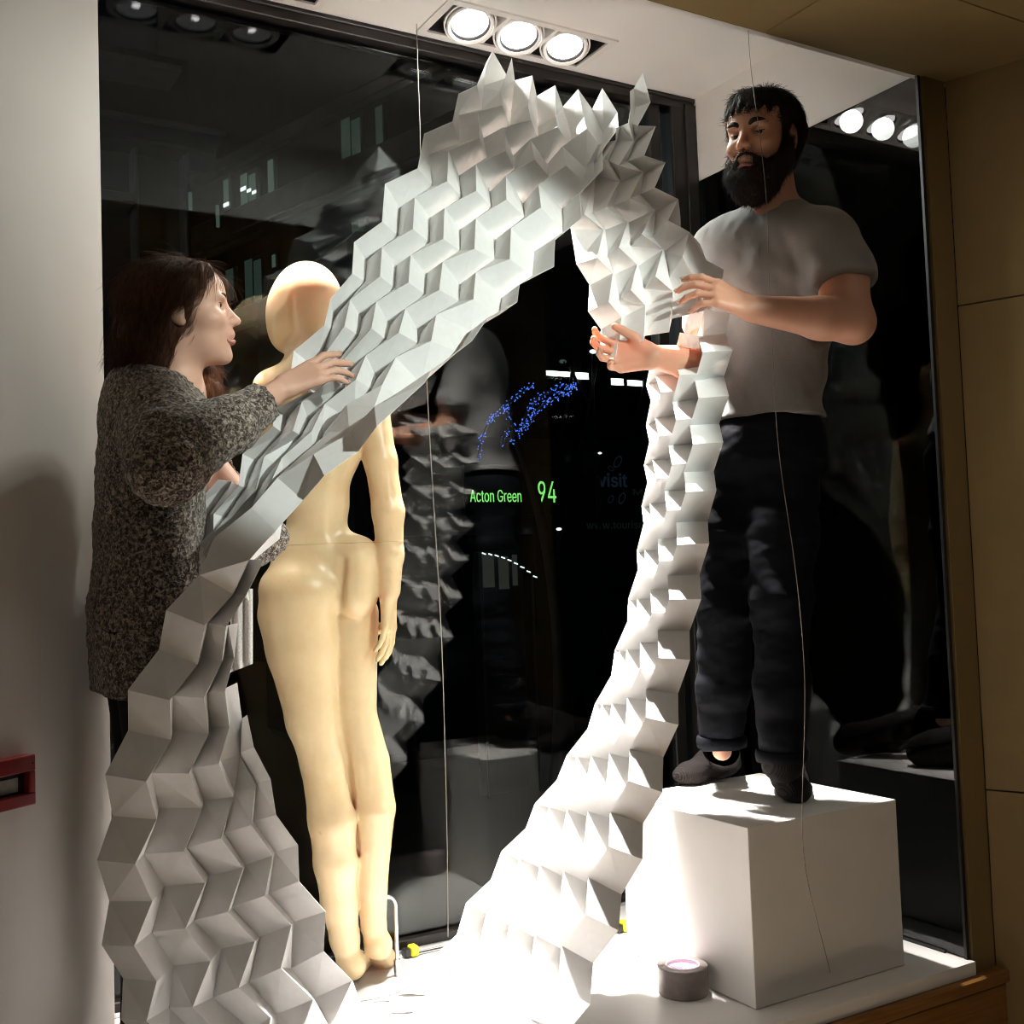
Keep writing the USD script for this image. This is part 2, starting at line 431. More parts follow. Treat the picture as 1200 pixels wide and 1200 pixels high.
obj("back_box", on_frame(box(-W_, 0, 0.0, 0.012, 0, h_cp, 0.002)), M["red"], cpx)
for bx in ((-W_, 0, 0, 0.024), (-W_, 0, h_cp - 0.032, h_cp), (-0.016, 0, 0.024, h_cp - 0.032), (-W_, -W_ + 0.016, 0.024, h_cp - 0.032)):
    obj("rim", on_frame(box(bx[0], bx[1], 0.012, 0.03, bx[2], bx[3], 0.002)), M["red"], cpx)
obj("recess", on_frame(box(-W_ + 0.016, -0.016, 0.0125, 0.014, 0.024, h_cp - 0.032)), M["black"], cpx)
obj("window_plate", on_frame(box(-W_ + 0.02, -0.034, 0.014, 0.017, 0.03, h_cp - 0.042)), M["cpgrey"], cpx)
for sx in (-0.008,):
    obj("screw", on_frame(trimesh.transform_points and box(sx - 0.002, sx + 0.002, 0.03, 0.031, h_cp - 0.018, h_cp - 0.014)), M["black"], cpx)

# yellow and black tape ends on the platform by the window
M["yellow"] = plain("yellow_plastic", (0.75, 0.66, 0.03), 0.4, 0.5, 0.05)


def marker(px, py, label, y):
    p = on(px, py, 1, y)
    t = thing("tape_measure", label, "tape measure", loc=(p[0], p[1], 0.0))
    obj("yellow_case", box(-0.012, 0.012, -0.016, 0.016, 0.002, 0.03, 0.004), M["yellow"], t)
    obj("black_grip", box(-0.03, -0.0125, -0.014, 0.014, 0.002, 0.024, 0.003), M["black"], t)
    obj("blade", box(0.0125, 0.12, -0.006, 0.006, 0.004, 0.006), M["steel"], t)
    return t


marker(484, 1108, "small yellow and black tape measure beside the mannequin's stand", 2.875)
marker(731, 1072, "yellow and black tape measure half hidden between sculpture and plinth", 2.70)

# ------------------------------------------------------------------ the folded paper sculpture
SHEETS = {
"A1": "13,0,968,2104,1413 13,1,993,2015,1424 14,0,903,2060,1379 14,1,881,2002,1331 15,0,880,2135,1335 15,1,871,2072,1290 16,0,799,2130,1289 16,1,795,2064,1240 17,0,741,2182,1246 17,1,774,2128,1197 18,0,679,2159,1184 18,1,710,2112,1136 18,2,738,2190,1139 19,0,607,2165,1127 19,1,656,2112,1081 19,2,682,2188,1084 19,3,684,2107,1080 20,0,571,2146,1056 20,1,638,2159,1017 20,2,662,2236,1016 20,3,663,2157,1013 21,0,511,2160,992 21,1,575,2131,961 21,2,602,2208,963 21,3,615,2130,956 21,4,641,2206,956 21,5,679,2267,957 22,0,507,2206,917 22,1,572,2177,886 22,2,598,2253,892 22,3,621,2185,887 22,4,648,2264,890 22,5,653,2210,891 23,0,448,2202,846 23,1,515,2163,824 23,2,539,2240,824 23,3,581,2171,822 23,4,608,2247,822 23,5,621,2168,830 23,6,645,2245,830 23,7,688,2312,833 24,0,455,2241,766 24,1,525,2200,745 24,2,547,2277,753 24,3,600,2214,747 24,4,623,2292,751 24,5,641,2213,757 24,6,665,2287,758 24,7,705,2341,753 24,8,682,2263,765 24,9,668,2184,780 25,0,412,2241,688 25,1,476,2193,674 25,2,503,2269,676 25,3,560,2211,677 25,4,585,2289,673 25,5,620,2218,687 25,6,644,2293,682 25,7,698,2335,681 25,8,688,2298,692 25,9,692,2223,711 26,0,429,2267,605 26,1,501,2225,595 26,2,523,2302,602 26,3,593,2246,600 26,4,617,2323,601 26,5,657,2252,613 26,6,682,2329,609 26,7,704,2258,625 26,8,729,2329,621 26,9,733,2249,639 27,0,402,2282,523 27,1,460,2225,518 27,2,492,2298,518 27,3,555,2241,524 27,4,578,2316,513 27,5,633,2259,534 27,6,660,2336,526 27,7,698,2271,549 27,8,725,2347,539 27,9,751,2274,561 28,0,426,2297,439 28,1,495,2248,438 28,2,534,2318,444 28,3,601,2265,451 28,4,629,2340,445 28,5,681,2278,464 28,6,708,2351,451 28,7,745,2282,479 28,8,774,2357,467 28,9,799,2282,491 29,0,415,2321,353 29,1,462,2256,358 29,2,510,2322,359 29,3,559,2258,372 29,4,594,2330,364 29,5,646,2268,386 29,6,675,2342,373 29,7,727,2284,400 29,8,758,2357,383 29,9,807,2303,411 30,0,456,2333,278 30,1,504,2265,281 30,2,552,2329,283 30,3,609,2267,298 30,4,650,2336,295 30,5,700,2272,317 30,6,732,2343,301 30,7,781,2284,331 30,8,812,2357,314 30,9,861,2297,341 31,0,456,2359,191 31,1,489,2287,204 31,2,545,2343,199 31,3,572,2267,217 31,4,627,2324,206 31,5,660,2255,239 31,6,701,2322,221 31,7,751,2267,255 31,8,794,2330,228 31,9,851,2289,263 32,0,508,2352,119 32,1,532,2274,124 32,2,599,2322,131 32,3,627,2248,146 32,4,695,2296,137 32,5,716,2233,175 32,6,751,2303,152 32,7,812,2251,184 32,8,842,2323,159 32,9,912,2285,191 33,0,501,2369,31 33,1,511,2288,37 33,2,582,2327,43 33,3,595,2248,61 33,4,664,2291,56 33,5,687,2218,88 33,6,743,2273,71 33,7,786,2215,112 33,8,852,2263,111 33,9,908,2215,146 34,0,554,2349,-39 34,1,557,2267,-38 34,2,632,2298,-25 34,3,641,2218,-10 34,4,713,2256,-10 34,5,737,2185,21 34,6,796,2240,8 34,7,841,2183,47 34,8,900,2239,39 34,9,962,2201,75",
"A2": "-1,-9,1497,2559,2442 -1,-8,1552,2575,2385 -1,-7,1522,2502,2404 -1,-6,1568,2566,2377 -1,-5,1575,2487,2360 -1,-4,1625,2548,2337 -1,-3,1633,2466,2336 -1,-2,1690,2519,2308 -1,-1,1688,2439,2325 -1,0,1756,2474,2296 -1,1,1738,2398,2321 0,-9,1450,2513,2382 0,-8,1471,2587,2349 0,-7,1494,2520,2314 0,-6,1553,2568,2287 0,-5,1559,2489,2275 0,-4,1619,2538,2247 0,-3,1626,2458,2246 0,-2,1695,2492,2222 0,-1,1685,2414,2240 0,0,1761,2433,2216 0,1,1754,2357,2242 1,-9,1408,2494,2304 1,-8,1452,2549,2270 1,-7,1468,2470,2252 1,-6,1520,2521,2218 1,-5,1534,2438,2213 1,-4,1588,2487,2181 1,-3,1594,2404,2192 1,-2,1659,2439,2160 1,-1,1655,2359,2182 1,0,1723,2388,2150 1,1,1720,2309,2177 2,-9,1339,2468,2258 2,-8,1371,2540,2234 2,-7,1390,2462,2218 2,-6,1439,2525,2180 2,-5,1452,2444,2181 2,-4,1511,2496,2136 2,-3,1516,2416,2151 2,-2,1587,2450,2109 2,-1,1585,2371,2128 2,0,1665,2385,2086 2,1,1663,2306,2107 3,-9,1310,2451,2175 3,-8,1360,2510,2149 3,-7,1373,2429,2135 3,-6,1425,2482,2112 3,-5,1433,2402,2102 3,-4,1484,2448,2078 3,-3,1496,2367,2078 3,-2,1558,2399,2054 3,-1,1560,2322,2057 3,0,1633,2336,2023 3,1,1630,2260,2037 4,-9,1233,2458,2133 4,-8,1278,2523,2110 4,-7,1292,2445,2095 4,-6,1351,2503,2059 4,-5,1356,2421,2062 4,-4,1422,2470,2017 4,-3,1423,2389,2032 4,-2,1494,2427,1983 4,-1,1492,2346,2006 4,0,1570,2359,1958 4,1,1570,2279,1973 5,-9,1208,2450,2039 5,-8,1273,2498,2021 5,-7,1272,2418,2006 5,-6,1335,2463,1987 5,-5,1333,2383,1980 5,-4,1398,2423,1959 5,-3,1396,2345,1955 5,-2,1465,2375,1929 5,-1,1467,2300,1931 5,0,1542,2319,1884 5,1,1545,2241,1896 6,-9,1129,2472,1996 6,-8,1189,2518,1957 6,-7,1191,2437,1960 6,-6,1256,2486,1933 6,-5,1255,2405,1932 6,-4,1323,2452,1900 6,-3,1322,2370,1905 6,-2,1395,2405,1871 6,-1,1393,2323,1877 6,0,1469,2342,1833 6,1,1478,2260,1840 7,-9,1103,2439,1889 7,-8,1166,2487,1876 7,-7,1168,2406,1870 7,-6,1233,2450,1857 7,-5,1231,2371,1843 7,-4,1297,2410,1834 7,-3,1295,2334,1817 7,-2,1366,2362,1807 7,-1,1364,2286,1787 7,0,1437,2304,1760 7,1,1449,2224,1762 8,-9,1030,2440,1831 8,-8,1085,2496,1806 8,-7,1089,2413,1818 8,-6,1149,2464,1794 8,-5,1149,2382,1798 8,-4,1212,2428,1771 8,-3,1214,2345,1780 8,-2,1282,2385,1741 8,-1,1280,2304,1751 8,0,1363,2328,1704 8,1,1366,2249,1717 9,-9,1005,2398,1742 9,-8,1059,2449,1742 9,-7,1062,2369,1735 9,-6,1121,2419,1724 9,-5,1120,2339,1719 9,-4,1183,2382,1707 9,-3,1181,2303,1699 9,-2,1250,2337,1687 9,-1,1247,2261,1673 9,0,1323,2275,1647 9,1,1325,2194,1659 10,-9,946,2386,1676 10,-8,979,2455,1647 10,-7,988,2374,1674 10,-6,1040,2430,1647 10,-5,1042,2349,1669 10,-4,1098,2399,1630 10,-3,1101,2319,1652 10,-2,1157,2361,1606 10,-1,1160,2281,1634 10,0,1245,2272,1602 10,1,1245,2191,1616 11,-9,911,2340,1602 11,-8,952,2404,1611 11,-7,952,2324,1600 11,-6,1008,2379,1594 11,-5,1006,2299,1594 11,-4,1064,2351,1583 11,-3,1060,2272,1583 11,-2,1127,2312,1571 11,-1,1122,2236,1562 11,0,1192,2244,1543 11,1,1186,2165,1552 12,-9,853,2381,1548 12,-8,920,2419,1520 12,-7,882,2358,1492 12,-6,950,2393,1521 12,-5,941,2315,1519 12,-4,984,2380,1508 12,-3,990,2297,1532 12,-2,1036,2345,1491 12,-1,1045,2259,1524 12,0,1103,2254,1467 12,1,1097,2190,1487 13,-9,824,2325,1483 13,-8,888,2366,1453 13,-7,852,2293,1442 13,-6,900,2356,1455 13,-5,901,2273,1471 13,-4,950,2335,1462 13,-3,946,2254,1468 13,-2,1005,2306,1459 13,-1,996,2227,1455 13,0,1022,2220,1434 13,1,1055,2140,1448 14,-7,798,2353,1413 14,-6,843,2405,1403 14,-5,846,2318,1425 14,-4,883,2377,1392 14,-3,890,2297,1419 14,-2,962,2307,1383 14,-1,920,2244,1411 14,0,953,2174,1398 15,-7,769,2285,1365 15,-6,812,2353,1361 15,-5,808,2274,1355 15,-4,850,2340,1354 15,-3,844,2258,1353 15,-2,889,2322,1350 15,-1,878,2243,1351 15,0,891,2164,1339 16,-7,720,2342,1311 16,-6,770,2405,1303 16,-5,761,2324,1304 16,-4,830,2356,1273 16,-3,789,2290,1299 16,-2,862,2296,1266 16,-1,810,2237,1295 16,0,809,2156,1292 17,-9,657,2312,1252 17,-8,706,2377,1256 17,-7,696,2296,1240 17,-6,732,2366,1241 17,-5,729,2284,1233 17,-4,756,2357,1237 17,-3,758,2273,1248 17,-2,803,2321,1202 17,-1,757,2261,1229 17,0,741,2183,1246 18,-9,612,2365,1191 18,-8,668,2422,1188 18,-7,655,2340,1184 18,-6,698,2402,1180 18,-5,685,2317,1173 18,-4,754,2340,1147 18,-3,708,2274,1172 18,-2,775,2279,1127 18,-1,724,2222,1155 18,0,680,2161,1184 19,-9,602,2331,1121 19,-8,624,2410,1112 19,-7,652,2336,1135 19,-6,662,2410,1100 19,-5,622,2343,1120 19,-4,693,2368,1086 19,-3,646,2308,1116 19,-2,715,2320,1073 19,-1,665,2261,1100 19,0,616,2200,1129 20,-9,587,2347,1034 20,-8,660,2383,1034 20,-7,605,2326,1058 20,-6,672,2359,1026 20,-5,618,2299,1043 20,-4,693,2310,1016 20,-3,633,2258,1042 20,-2,703,2267,1001 20,-1,661,2203,1031 20,0,598,2248,1057",
"B": "0,3,1743,2293,2261 0,5,1747,2290,2271 0,6,1785,2322,2300 0,7,1776,2270,2319 1,3,1749,2308,2215 1,5,1756,2303,2231 1,6,1797,2333,2254 1,7,1801,2275,2247 2,3,1696,2288,2165 2,4,1734,2320,2188 2,5,1723,2271,2177 2,6,1761,2304,2193 2,7,1744,2259,2169 3,1,1662,2325,2128 3,2,1699,2358,2150 3,3,1703,2301,2139 3,4,1734,2337,2154 3,5,1743,2277,2135 3,6,1776,2313,2154 3,7,1792,2246,2171 4,1,1613,2304,2062 4,2,1655,2334,2085 4,3,1648,2283,2073 4,4,1687,2315,2088 4,5,1682,2264,2057 4,6,1729,2290,2084 4,7,1738,2230,2080 5,0,1644,2357,2062 5,1,1638,2307,2038 5,2,1668,2343,2054 5,3,1691,2277,2020 5,4,1722,2313,2037 5,5,1742,2245,2042 5,6,1775,2280,2059 5,7,1792,2214,2065 6,0,1605,2330,1987 6,1,1588,2289,1926 6,2,1632,2317,1945 6,3,1634,2261,1941 6,4,1677,2290,1960 6,5,1686,2229,1962 6,6,1737,2253,1987 6,7,1740,2196,1987 7,0,1591,2357,1910 7,1,1635,2277,1890 7,2,1667,2313,1904 7,3,1688,2244,1909 7,4,1720,2281,1921 7,5,1746,2208,1934 7,6,1779,2244,1945 7,7,1798,2177,1960 7,8,1851,2237,1948 8,0,1576,2316,1806 8,1,1593,2250,1807 8,2,1644,2275,1824 8,3,1640,2221,1830 8,4,1694,2244,1845 8,5,1689,2191,1861 8,6,1742,2215,1866 8,7,1745,2156,1892 8,8,1821,2201,1899 9,0,1611,2312,1755 9,1,1633,2242,1771 9,2,1664,2280,1780 9,3,1685,2211,1790 9,4,1717,2247,1798 9,5,1741,2176,1825 9,6,1775,2211,1834 9,7,1798,2140,1865 9,8,1871,2188,1857 10,0,1580,2279,1678 10,1,1596,2213,1688 10,2,1648,2237,1705 10,3,1643,2184,1715 10,4,1701,2205,1728 10,5,1695,2152,1746 10,6,1754,2172,1753 10,7,1752,2115,1791 10,8,1853,2146,1802 11,0,1614,2275,1635 11,1,1630,2209,1652 11,2,1660,2247,1662 11,3,1680,2178,1679 11,4,1712,2214,1688 11,5,1738,2142,1712 11,6,1771,2178,1724 11,7,1790,2110,1731 11,8,1898,2134,1780 12,0,1584,2241,1563 12,1,1588,2184,1543 12,2,1625,2216,1583 12,3,1647,2147,1582 12,4,1679,2183,1605 12,5,1700,2115,1602 12,6,1736,2147,1644 12,7,1760,2077,1647 12,8,1855,2110,1679",
"C": "0,0,1838,2052,1646 0,1,1769,2063,1653 0,2,1806,2114,1599 0,3,1741,2125,1606 0,4,1803,2192,1568 0,5,1741,2202,1575 0,6,1831,2268,1563 0,7,1773,2278,1570 0,8,1874,2337,1573 0,9,1820,2346,1579 1,0,1882,2121,1612 1,1,1803,2133,1605 1,2,1851,2183,1565 1,3,1776,2195,1558 1,4,1847,2260,1534 1,5,1776,2271,1527 1,6,1875,2336,1528 1,7,1808,2347,1522 1,8,1917,2404,1537 1,9,1854,2414,1531 2,0,1847,2058,1557 2,1,1768,2074,1551 2,2,1818,2120,1510 2,3,1742,2135,1504 2,4,1814,2197,1479 2,5,1743,2211,1474 2,6,1842,2272,1473 2,7,1775,2286,1468 2,8,1884,2340,1482 2,9,1820,2352,1478 3,0,1877,2127,1507 3,1,1797,2143,1495 3,2,1848,2188,1461 3,3,1773,2204,1449 3,4,1846,2264,1430 3,5,1775,2279,1419 3,6,1873,2338,1424 3,7,1806,2352,1414 3,8,1914,2405,1432 3,9,1851,2418,1423 4,0,1840,2071,1448 4,1,1759,2088,1441 4,2,1813,2132,1403 4,3,1737,2148,1396 4,4,1811,2205,1373 4,5,1739,2221,1366 4,6,1838,2278,1367 4,7,1769,2293,1361 4,8,1878,2344,1375 4,9,1813,2357,1370 5,0,1864,2138,1390 5,1,1785,2156,1385 5,2,1839,2199,1346 5,3,1764,2216,1341 5,4,1838,2270,1317 5,5,1767,2287,1312 5,6,1864,2342,1311 5,7,1797,2357,1307 5,8,1903,2406,1319 5,9,1840,2420,1315 6,0,1825,2082,1335 6,1,1746,2100,1331 6,2,1802,2141,1292 6,3,1726,2158,1288 6,4,1801,2211,1263 6,5,1730,2227,1260 6,6,1827,2281,1258 6,7,1759,2296,1255 6,8,1865,2343,1266 6,9,1801,2357,1263 7,0,1848,2148,1272 7,1,1769,2166,1270 7,2,1826,2206,1230 7,3,1751,2223,1228 7,4,1826,2274,1202 7,5,1755,2290,1201 7,6,1851,2342,1197 7,7,1784,2357,1196 7,8,1887,2402,1206 7,9,1824,2417,1204 8,0,1806,2093,1219 8,1,1727,2111,1217 8,2,1786,2150,1178 8,3,1711,2167,1177 8,4,1786,2216,1152 8,5,1715,2233,1151 8,6,1810,2282,1147 8,7,1743,2297,1146 8,8,1845,2341,1155 8,9,1782,2356,1154 9,0,1825,2153,1148 9,1,1746,2176,1147 9,2,1806,2209,1110 9,3,1731,2231,1109 9,4,1807,2274,1084 9,5,1736,2295,1083 9,6,1830,2339,1080 9,7,1763,2358,1079 9,8,1864,2396,1087 9,9,1801,2415,1087 10,0,1783,2101,1092 10,1,1705,2125,1091 10,2,1765,2157,1056 10,3,1691,2180,1054 10,4,1766,2221,1032 10,5,1695,2242,1030 10,6,1789,2283,1028 10,7,1722,2304,1026 10,8,1822,2340,1035 10,9,1759,2359,1034 11,0,1799,2161,1018 11,1,1720,2186,1018 11,2,1782,2216,983 11,3,1707,2241,983 11,4,1782,2279,960 11,5,1711,2302,960 11,6,1802,2341,955 11,7,1735,2363,955 11,8,1832,2398,959 11,9,1769,2419,959 12,0,1760,2112,959 12,1,1681,2133,962 12,2,1743,2167,927 12,3,1668,2187,930 12,4,1742,2229,905 12,5,1671,2248,908 12,6,1760,2291,898 12,7,1693,2308,901 12,8,1787,2348,900 12,9,1724,2365,903 13,0,1767,2170,881 13,1,1688,2193,886 13,2,1749,2226,851 13,3,1674,2247,856 13,4,1747,2288,831 13,5,1676,2308,836 13,6,1763,2349,823 13,7,1695,2368,828 13,8,1787,2408,823 13,9,1724,2426,827 14,0,1729,2126,816 14,1,1650,2144,825 14,2,1711,2183,790 14,3,1636,2201,798 14,4,1708,2245,771 14,5,1636,2262,779 14,6,1721,2307,763 14,7,1653,2322,771 14,8,1742,2366,761 14,9,1678,2381,768 15,0,1727,2175,732 15,1,1650,2199,747 15,2,1708,2234,709 15,3,1635,2257,724 15,4,1702,2297,692 15,5,1632,2319,706 15,6,1710,2361,684 15,7,1645,2381,696 15,8,1727,2423,680 15,9,1666,2442,692 16,0,1688,2129,666 16,1,1610,2151,688 16,2,1669,2191,648 16,3,1595,2212,668 16,4,1659,2255,633 16,5,1589,2275,652 16,6,1663,2320,624 16,7,1596,2339,643 16,8,1676,2384,620 16,9,1613,2402,637 17,0,1674,2175,585 17,1,1599,2205,609 17,2,1654,2240,571 17,3,1583,2268,594 17,4,1641,2307,559 17,5,1574,2333,581 17,6,1640,2375,551 17,7,1576,2400,571 17,8,1648,2442,547 17,9,1588,2465,566 18,0,1636,2134,514 18,1,1559,2160,546 18,2,1616,2202,505 18,3,1543,2227,535 18,4,1600,2271,497 18,5,1530,2294,526 18,6,1592,2341,491 18,7,1527,2363,518 18,8,1596,2412,488 18,9,1534,2432,514 19,0,1612,2183,437 19,1,1539,2211,468 19,2,1592,2255,432 19,3,1522,2281,461 19,4,1574,2328,428 19,5,1509,2352,456 19,6,1565,2401,425 19,7,1503,2425,451 19,8,1565,2475,424 19,9,1506,2497,449 20,0,1574,2140,368 20,1,1500,2166,404 20,2,1554,2216,368 20,3,1483,2241,402 20,4,1535,2292,368 20,5,1468,2316,400 20,6,1523,2369,369 20,7,1460,2392,399 20,8,1519,2447,370 20,9,1459,2468,398 21,0,1544,2186,283 21,1,1473,2216,327 21,2,1523,2266,287 21,3,1455,2294,329 21,4,1503,2346,290 21,5,1439,2373,330 21,6,1489,2427,295 21,7,1428,2452,332 21,8,1480,2509,299 21,9,1423,2532,335 22,0,1503,2145,219 22,1,1435,2174,260 22,2,1481,2228,226 22,3,1417,2256,264 22,4,1460,2312,233 22,5,1399,2338,269 22,6,1443,2396,239 22,7,1385,2421,274 22,8,1429,2481,246 22,9,1374,2504,278 23,0,1461,2191,142 23,1,1396,2219,186 23,2,1439,2279,151 23,3,1377,2305,193 23,4,1417,2366,161 23,5,1359,2391,200 23,6,1400,2454,170 23,7,1344,2477,207 23,8,1385,2542,179 23,9,1333,2564,214 24,0,1425,2156,68 24,1,1362,2189,113 24,2,1403,2247,79 24,3,1342,2278,121 24,4,1380,2338,90 24,5,1323,2367,130 24,6,1362,2429,101 24,7,1308,2457,138 24,8,1348,2521,111 24,9,1296,2548,147 25,0,1379,2189,-6 25,1,1309,2230,40 25,2,1356,2283,6 25,3,1289,2322,50 25,4,1332,2377,18 25,5,1269,2414,60 25,6,1313,2472,30 25,7,1253,2507,69 25,8,1297,2567,42 25,9,1242,2600,79 26,0,1316,2188,-70 26,1,1252,2217,-27 26,2,1292,2284,-57 26,3,1231,2311,-17 26,4,1268,2379,-45 26,5,1210,2405,-6 26,6,1248,2476,-32 26,7,1193,2500,4 26,8,1233,2573,-20 26,9,1181,2596,14 27,0,1292,2211,-154 27,1,1233,2247,-110 27,2,1268,2308,-141 27,3,1211,2342,-99 27,4,1243,2406,-128 27,5,1190,2438,-88 27,6,1223,2504,-115 27,7,1173,2535,-77 27,8,1207,2603,-102 27,9,1160,2632,-67 28,0,1222,2212,-211 28,1,1162,2245,-166 28,2,1197,2310,-197 28,3,1140,2341,-155 28,4,1172,2408,-184 28,5,1118,2438,-144 28,6,1152,2507,-171 28,7,1101,2535,-133 28,8,1136,2607,-158 28,9,1088,2633,-122"}


sc = thing("paper_sculpture", "giant standing loop of white folded paper held up by two people", "sculpture")
names = {"A1": "lower_left_sheet", "A2": "diagonal_sheet", "B": "hanging_sheet", "C": "upright_sheet"}
for key, data in SHEETS.items():
    g = {}
    for s in data.split():
        i, c, x, y, z = map(int, s.split(","))
        p = np.array([x, y, z]) / 1000.0
        p[2] = max(p[2], 0.004)
        g[(i, c)] = p
    ids = {k: n for n, k in enumerate(g)}
    V = np.array(list(g.values()))
    Fq = []
    for (i, c) in g:
        q = [(i, c), (i, c + 1), (i + 1, c + 1), (i + 1, c)]
        if all(t in ids for t in q):
            Fq.append([ids[t] for t in q])
    # split each facet along its shorter diagonal and give the paper a thickness of 0.8 mm
    tri = []
    for a, b, c, d in Fq:
        if np.linalg.norm(V[a] - V[c]) < np.linalg.norm(V[b] - V[d]):
            tri += [[a, b, c], [a, c, d]]
        else:
            tri += [[a, b, d], [b, c, d]]
    ms = trimesh.Trimesh(V, tri, process=False)
    N = np.array(ms.vertex_normals)
    T = np.array(tri)
    edges = {}
    for t in T:
        for a, b in ((t[0], t[1]), (t[1], t[2]), (t[2], t[0])):
            edges[(a, b)] = edges.get((a, b), 0) + 1
    n = len(V)
    faces = [T, T[:, ::-1] + n]
    rim = [[b, a, a + n, b + n] for (a, b) in edges if (b, a) not in edges]
    rim = np.array(rim)
    faces += [rim[:, [0, 1, 2]], rim[:, [0, 2, 3]]]
    full = trimesh.Trimesh(np.vstack([V + N * 0.0004, V - N * 0.0004]), np.vstack(faces), process=False)
    obj(names[key], full, M["paper"], sc)

# ------------------------------------------------------------------ bodies: blended distance fields turned into one surface
class Field:
    """A distance field on a grid; shapes are blended in with a smooth union."""

    def __init__(self, lo, hi, h):
        self.h = h
        self.lo = np.asarray(lo, float)
        self.n = np.ceil((np.asarray(hi, float) - self.lo) / h).astype(int) + 1
        self.f = np.full(self.n, 0.5, np.float32)

    def block(self, c, r):
        a = np.clip(np.floor((np.asarray(c) - r - self.lo) / self.h).astype(int), 0, self.n - 1)
        b = np.clip(np.ceil((np.asarray(c) + r - self.lo) / self.h).astype(int) + 1, 1, self.n)
        sl = tuple(slice(i, max(j, i + 1)) for i, j in zip(a, b))
        ax = [self.lo[k] + self.h * np.arange(sl[k].start, sl[k].stop) for k in range(3)]
        return sl, np.stack(np.meshgrid(*ax, indexing="ij"), -1)

    def merge(self, sl, d, k, cut=False):
        old = self.f[sl]
        if cut:
            d = -d
            hh = np.clip(0.5 - 0.5 * (d - old) / k, 0, 1)
            self.f[sl] = old * hh + d * (1 - hh) + k * hh * (1 - hh) if k > 0 else np.maximum(old, d)
            return self
        if k <= 0:
            self.f[sl] = np.minimum(old, d)
        else:
            hh = np.clip(0.5 + 0.5 * (old - d) / k, 0, 1)
            self.f[sl] = old * (1 - hh) + d * hh - k * hh * (1 - hh)
        return self

    def cone(self, a, b, ra, rb, k=0.02, cut=False):
        a, b = np.asarray(a, float), np.asarray(b, float)
        c, r = (a + b) / 2, np.abs(b - a) / 2 + max(ra, rb) + 2.5 * k + 2 * self.h
        sl, P = self.block(c, r)
        ab = b - a
        t = np.clip(((P - a) @ ab) / max(ab @ ab, 1e-12), 0, 1)
        d = np.linalg.norm(P - a - t[..., None] * ab, axis=-1) - (ra + (rb - ra) * t)
        return self.merge(sl, d.astype(np.float32), k, cut)

    def chain(self, pts, radii, k=0.02):
        for a, b, ra, rb in zip(pts[:-1], pts[1:], radii[:-1], radii[1:]):
            self.cone(a, b, ra, rb, k)
        return self

    def ell(self, c, r, axes=None, k=0.02, cut=False):
        c, r = np.asarray(c, float), np.asarray(r, float)
        A = np.eye(3) if axes is None else np.asarray(axes, float)
        sl, P = self.block(c, np.abs(A.T) @ r + 2.5 * k + 2 * self.h)
        q = (P - c) @ A.T
        k0 = np.linalg.norm(q / r, axis=-1)
        k1 = np.linalg.norm(q / (r * r), axis=-1)
        d = np.where(k1 > 1e-9, k0 * (k0 - 1) / np.maximum(k1, 1e-9), -r.min())
        return self.merge(sl, d.astype(np.float32), k, cut)

    def plane(self, p, n, k=0.0):
        """Keeps the side that n points to."""
        sl, P = self.block(self.lo + self.h * self.n / 2, self.h * self.n)
        d = -((P - np.asarray(p)) @ np.asarray(n)).astype(np.float32)
        self.f[sl] = np.maximum(self.f[sl], d)
        return self

    def shell_noise(self, amp, freq, seed=0, oct=2):
        idx = np.argwhere(np.abs(self.f) < 3 * self.h + amp)
        P = self.lo + idx * self.h
        nz_ = meshkit.fbm(P * np.asarray(freq), oct, seed) - 0.5
        self.f[tuple(idx.T)] += (amp * 2 * nz_).astype(np.float32)
        return self

    def mesh(self, smooth=6):
        f, n = self.f, self.n
        ins = f < 0
        c = [ins[i:n[0] - 1 + i, j:n[1] - 1 + j, k:n[2] - 1 + k] for i, j, k in np.ndindex(2, 2, 2)]
        anyi, alli = c[0].copy(), c[0].copy()
        for x in c[1:]:
            anyi |= x
            alli &= x
        cells = np.argwhere(anyi & ~alli)
        idx = np.full(n - 1, -1, np.int32)
        idx[tuple(cells.T)] = np.arange(len(cells))
        off = np.array(list(np.ndindex(2, 2, 2)))
        val = np.stack([f[tuple((cells + o).T)] for o in off], 1)
        acc, cnt = np.zeros((len(cells), 3)), np.zeros(len(cells))
        for a in range(8):
            for b in range(a + 1, 8):
                if np.abs(off[a] - off[b]).sum() == 1:
                    va, vb = val[:, a], val[:, b]
                    mk = (va < 0) != (vb < 0)
                    t = np.where(mk, va / np.where(mk, va - vb, 1), 0)
                    acc += np.where(mk[:, None], off[a] + t[:, None] * (off[b] - off[a]), 0)
                    cnt += mk
        V = self.lo + self.h * (cells + acc / np.maximum(cnt, 1)[:, None])
        F = []
        for ax in range(3):
            u, v = (ax + 1) % 3, (ax + 2) % 3
            s0, s1 = [slice(None)] * 3, [slice(None)] * 3
            s0[ax], s1[ax] = slice(0, n[ax] - 1), slice(1, n[ax])
            a, b = ins[tuple(s0)], ins[tuple(s1)]
            g = np.argwhere(a != b)
            g = g[(g[:, u] > 0) & (g[:, v] > 0) & (g[:, u] < n[u] - 1) & (g[:, v] < n[v] - 1)]
            if not len(g):
                continue
            flip = a[tuple(g.T)]
            du, dv = np.zeros(3, int), np.zeros(3, int)
            du[u], dv[v] = 1, 1
            q = np.stack([idx[tuple((g - du - dv).T)], idx[tuple((g - dv).T)], idx[tuple(g.T)], idx[tuple((g - du).T)]], 1)
            q[~flip] = q[~flip][:, ::-1]
            F += [q[:, [0, 1, 2]], q[:, [0, 2, 3]]]
        t = trimesh.Trimesh(V, np.vstack(F), process=False)
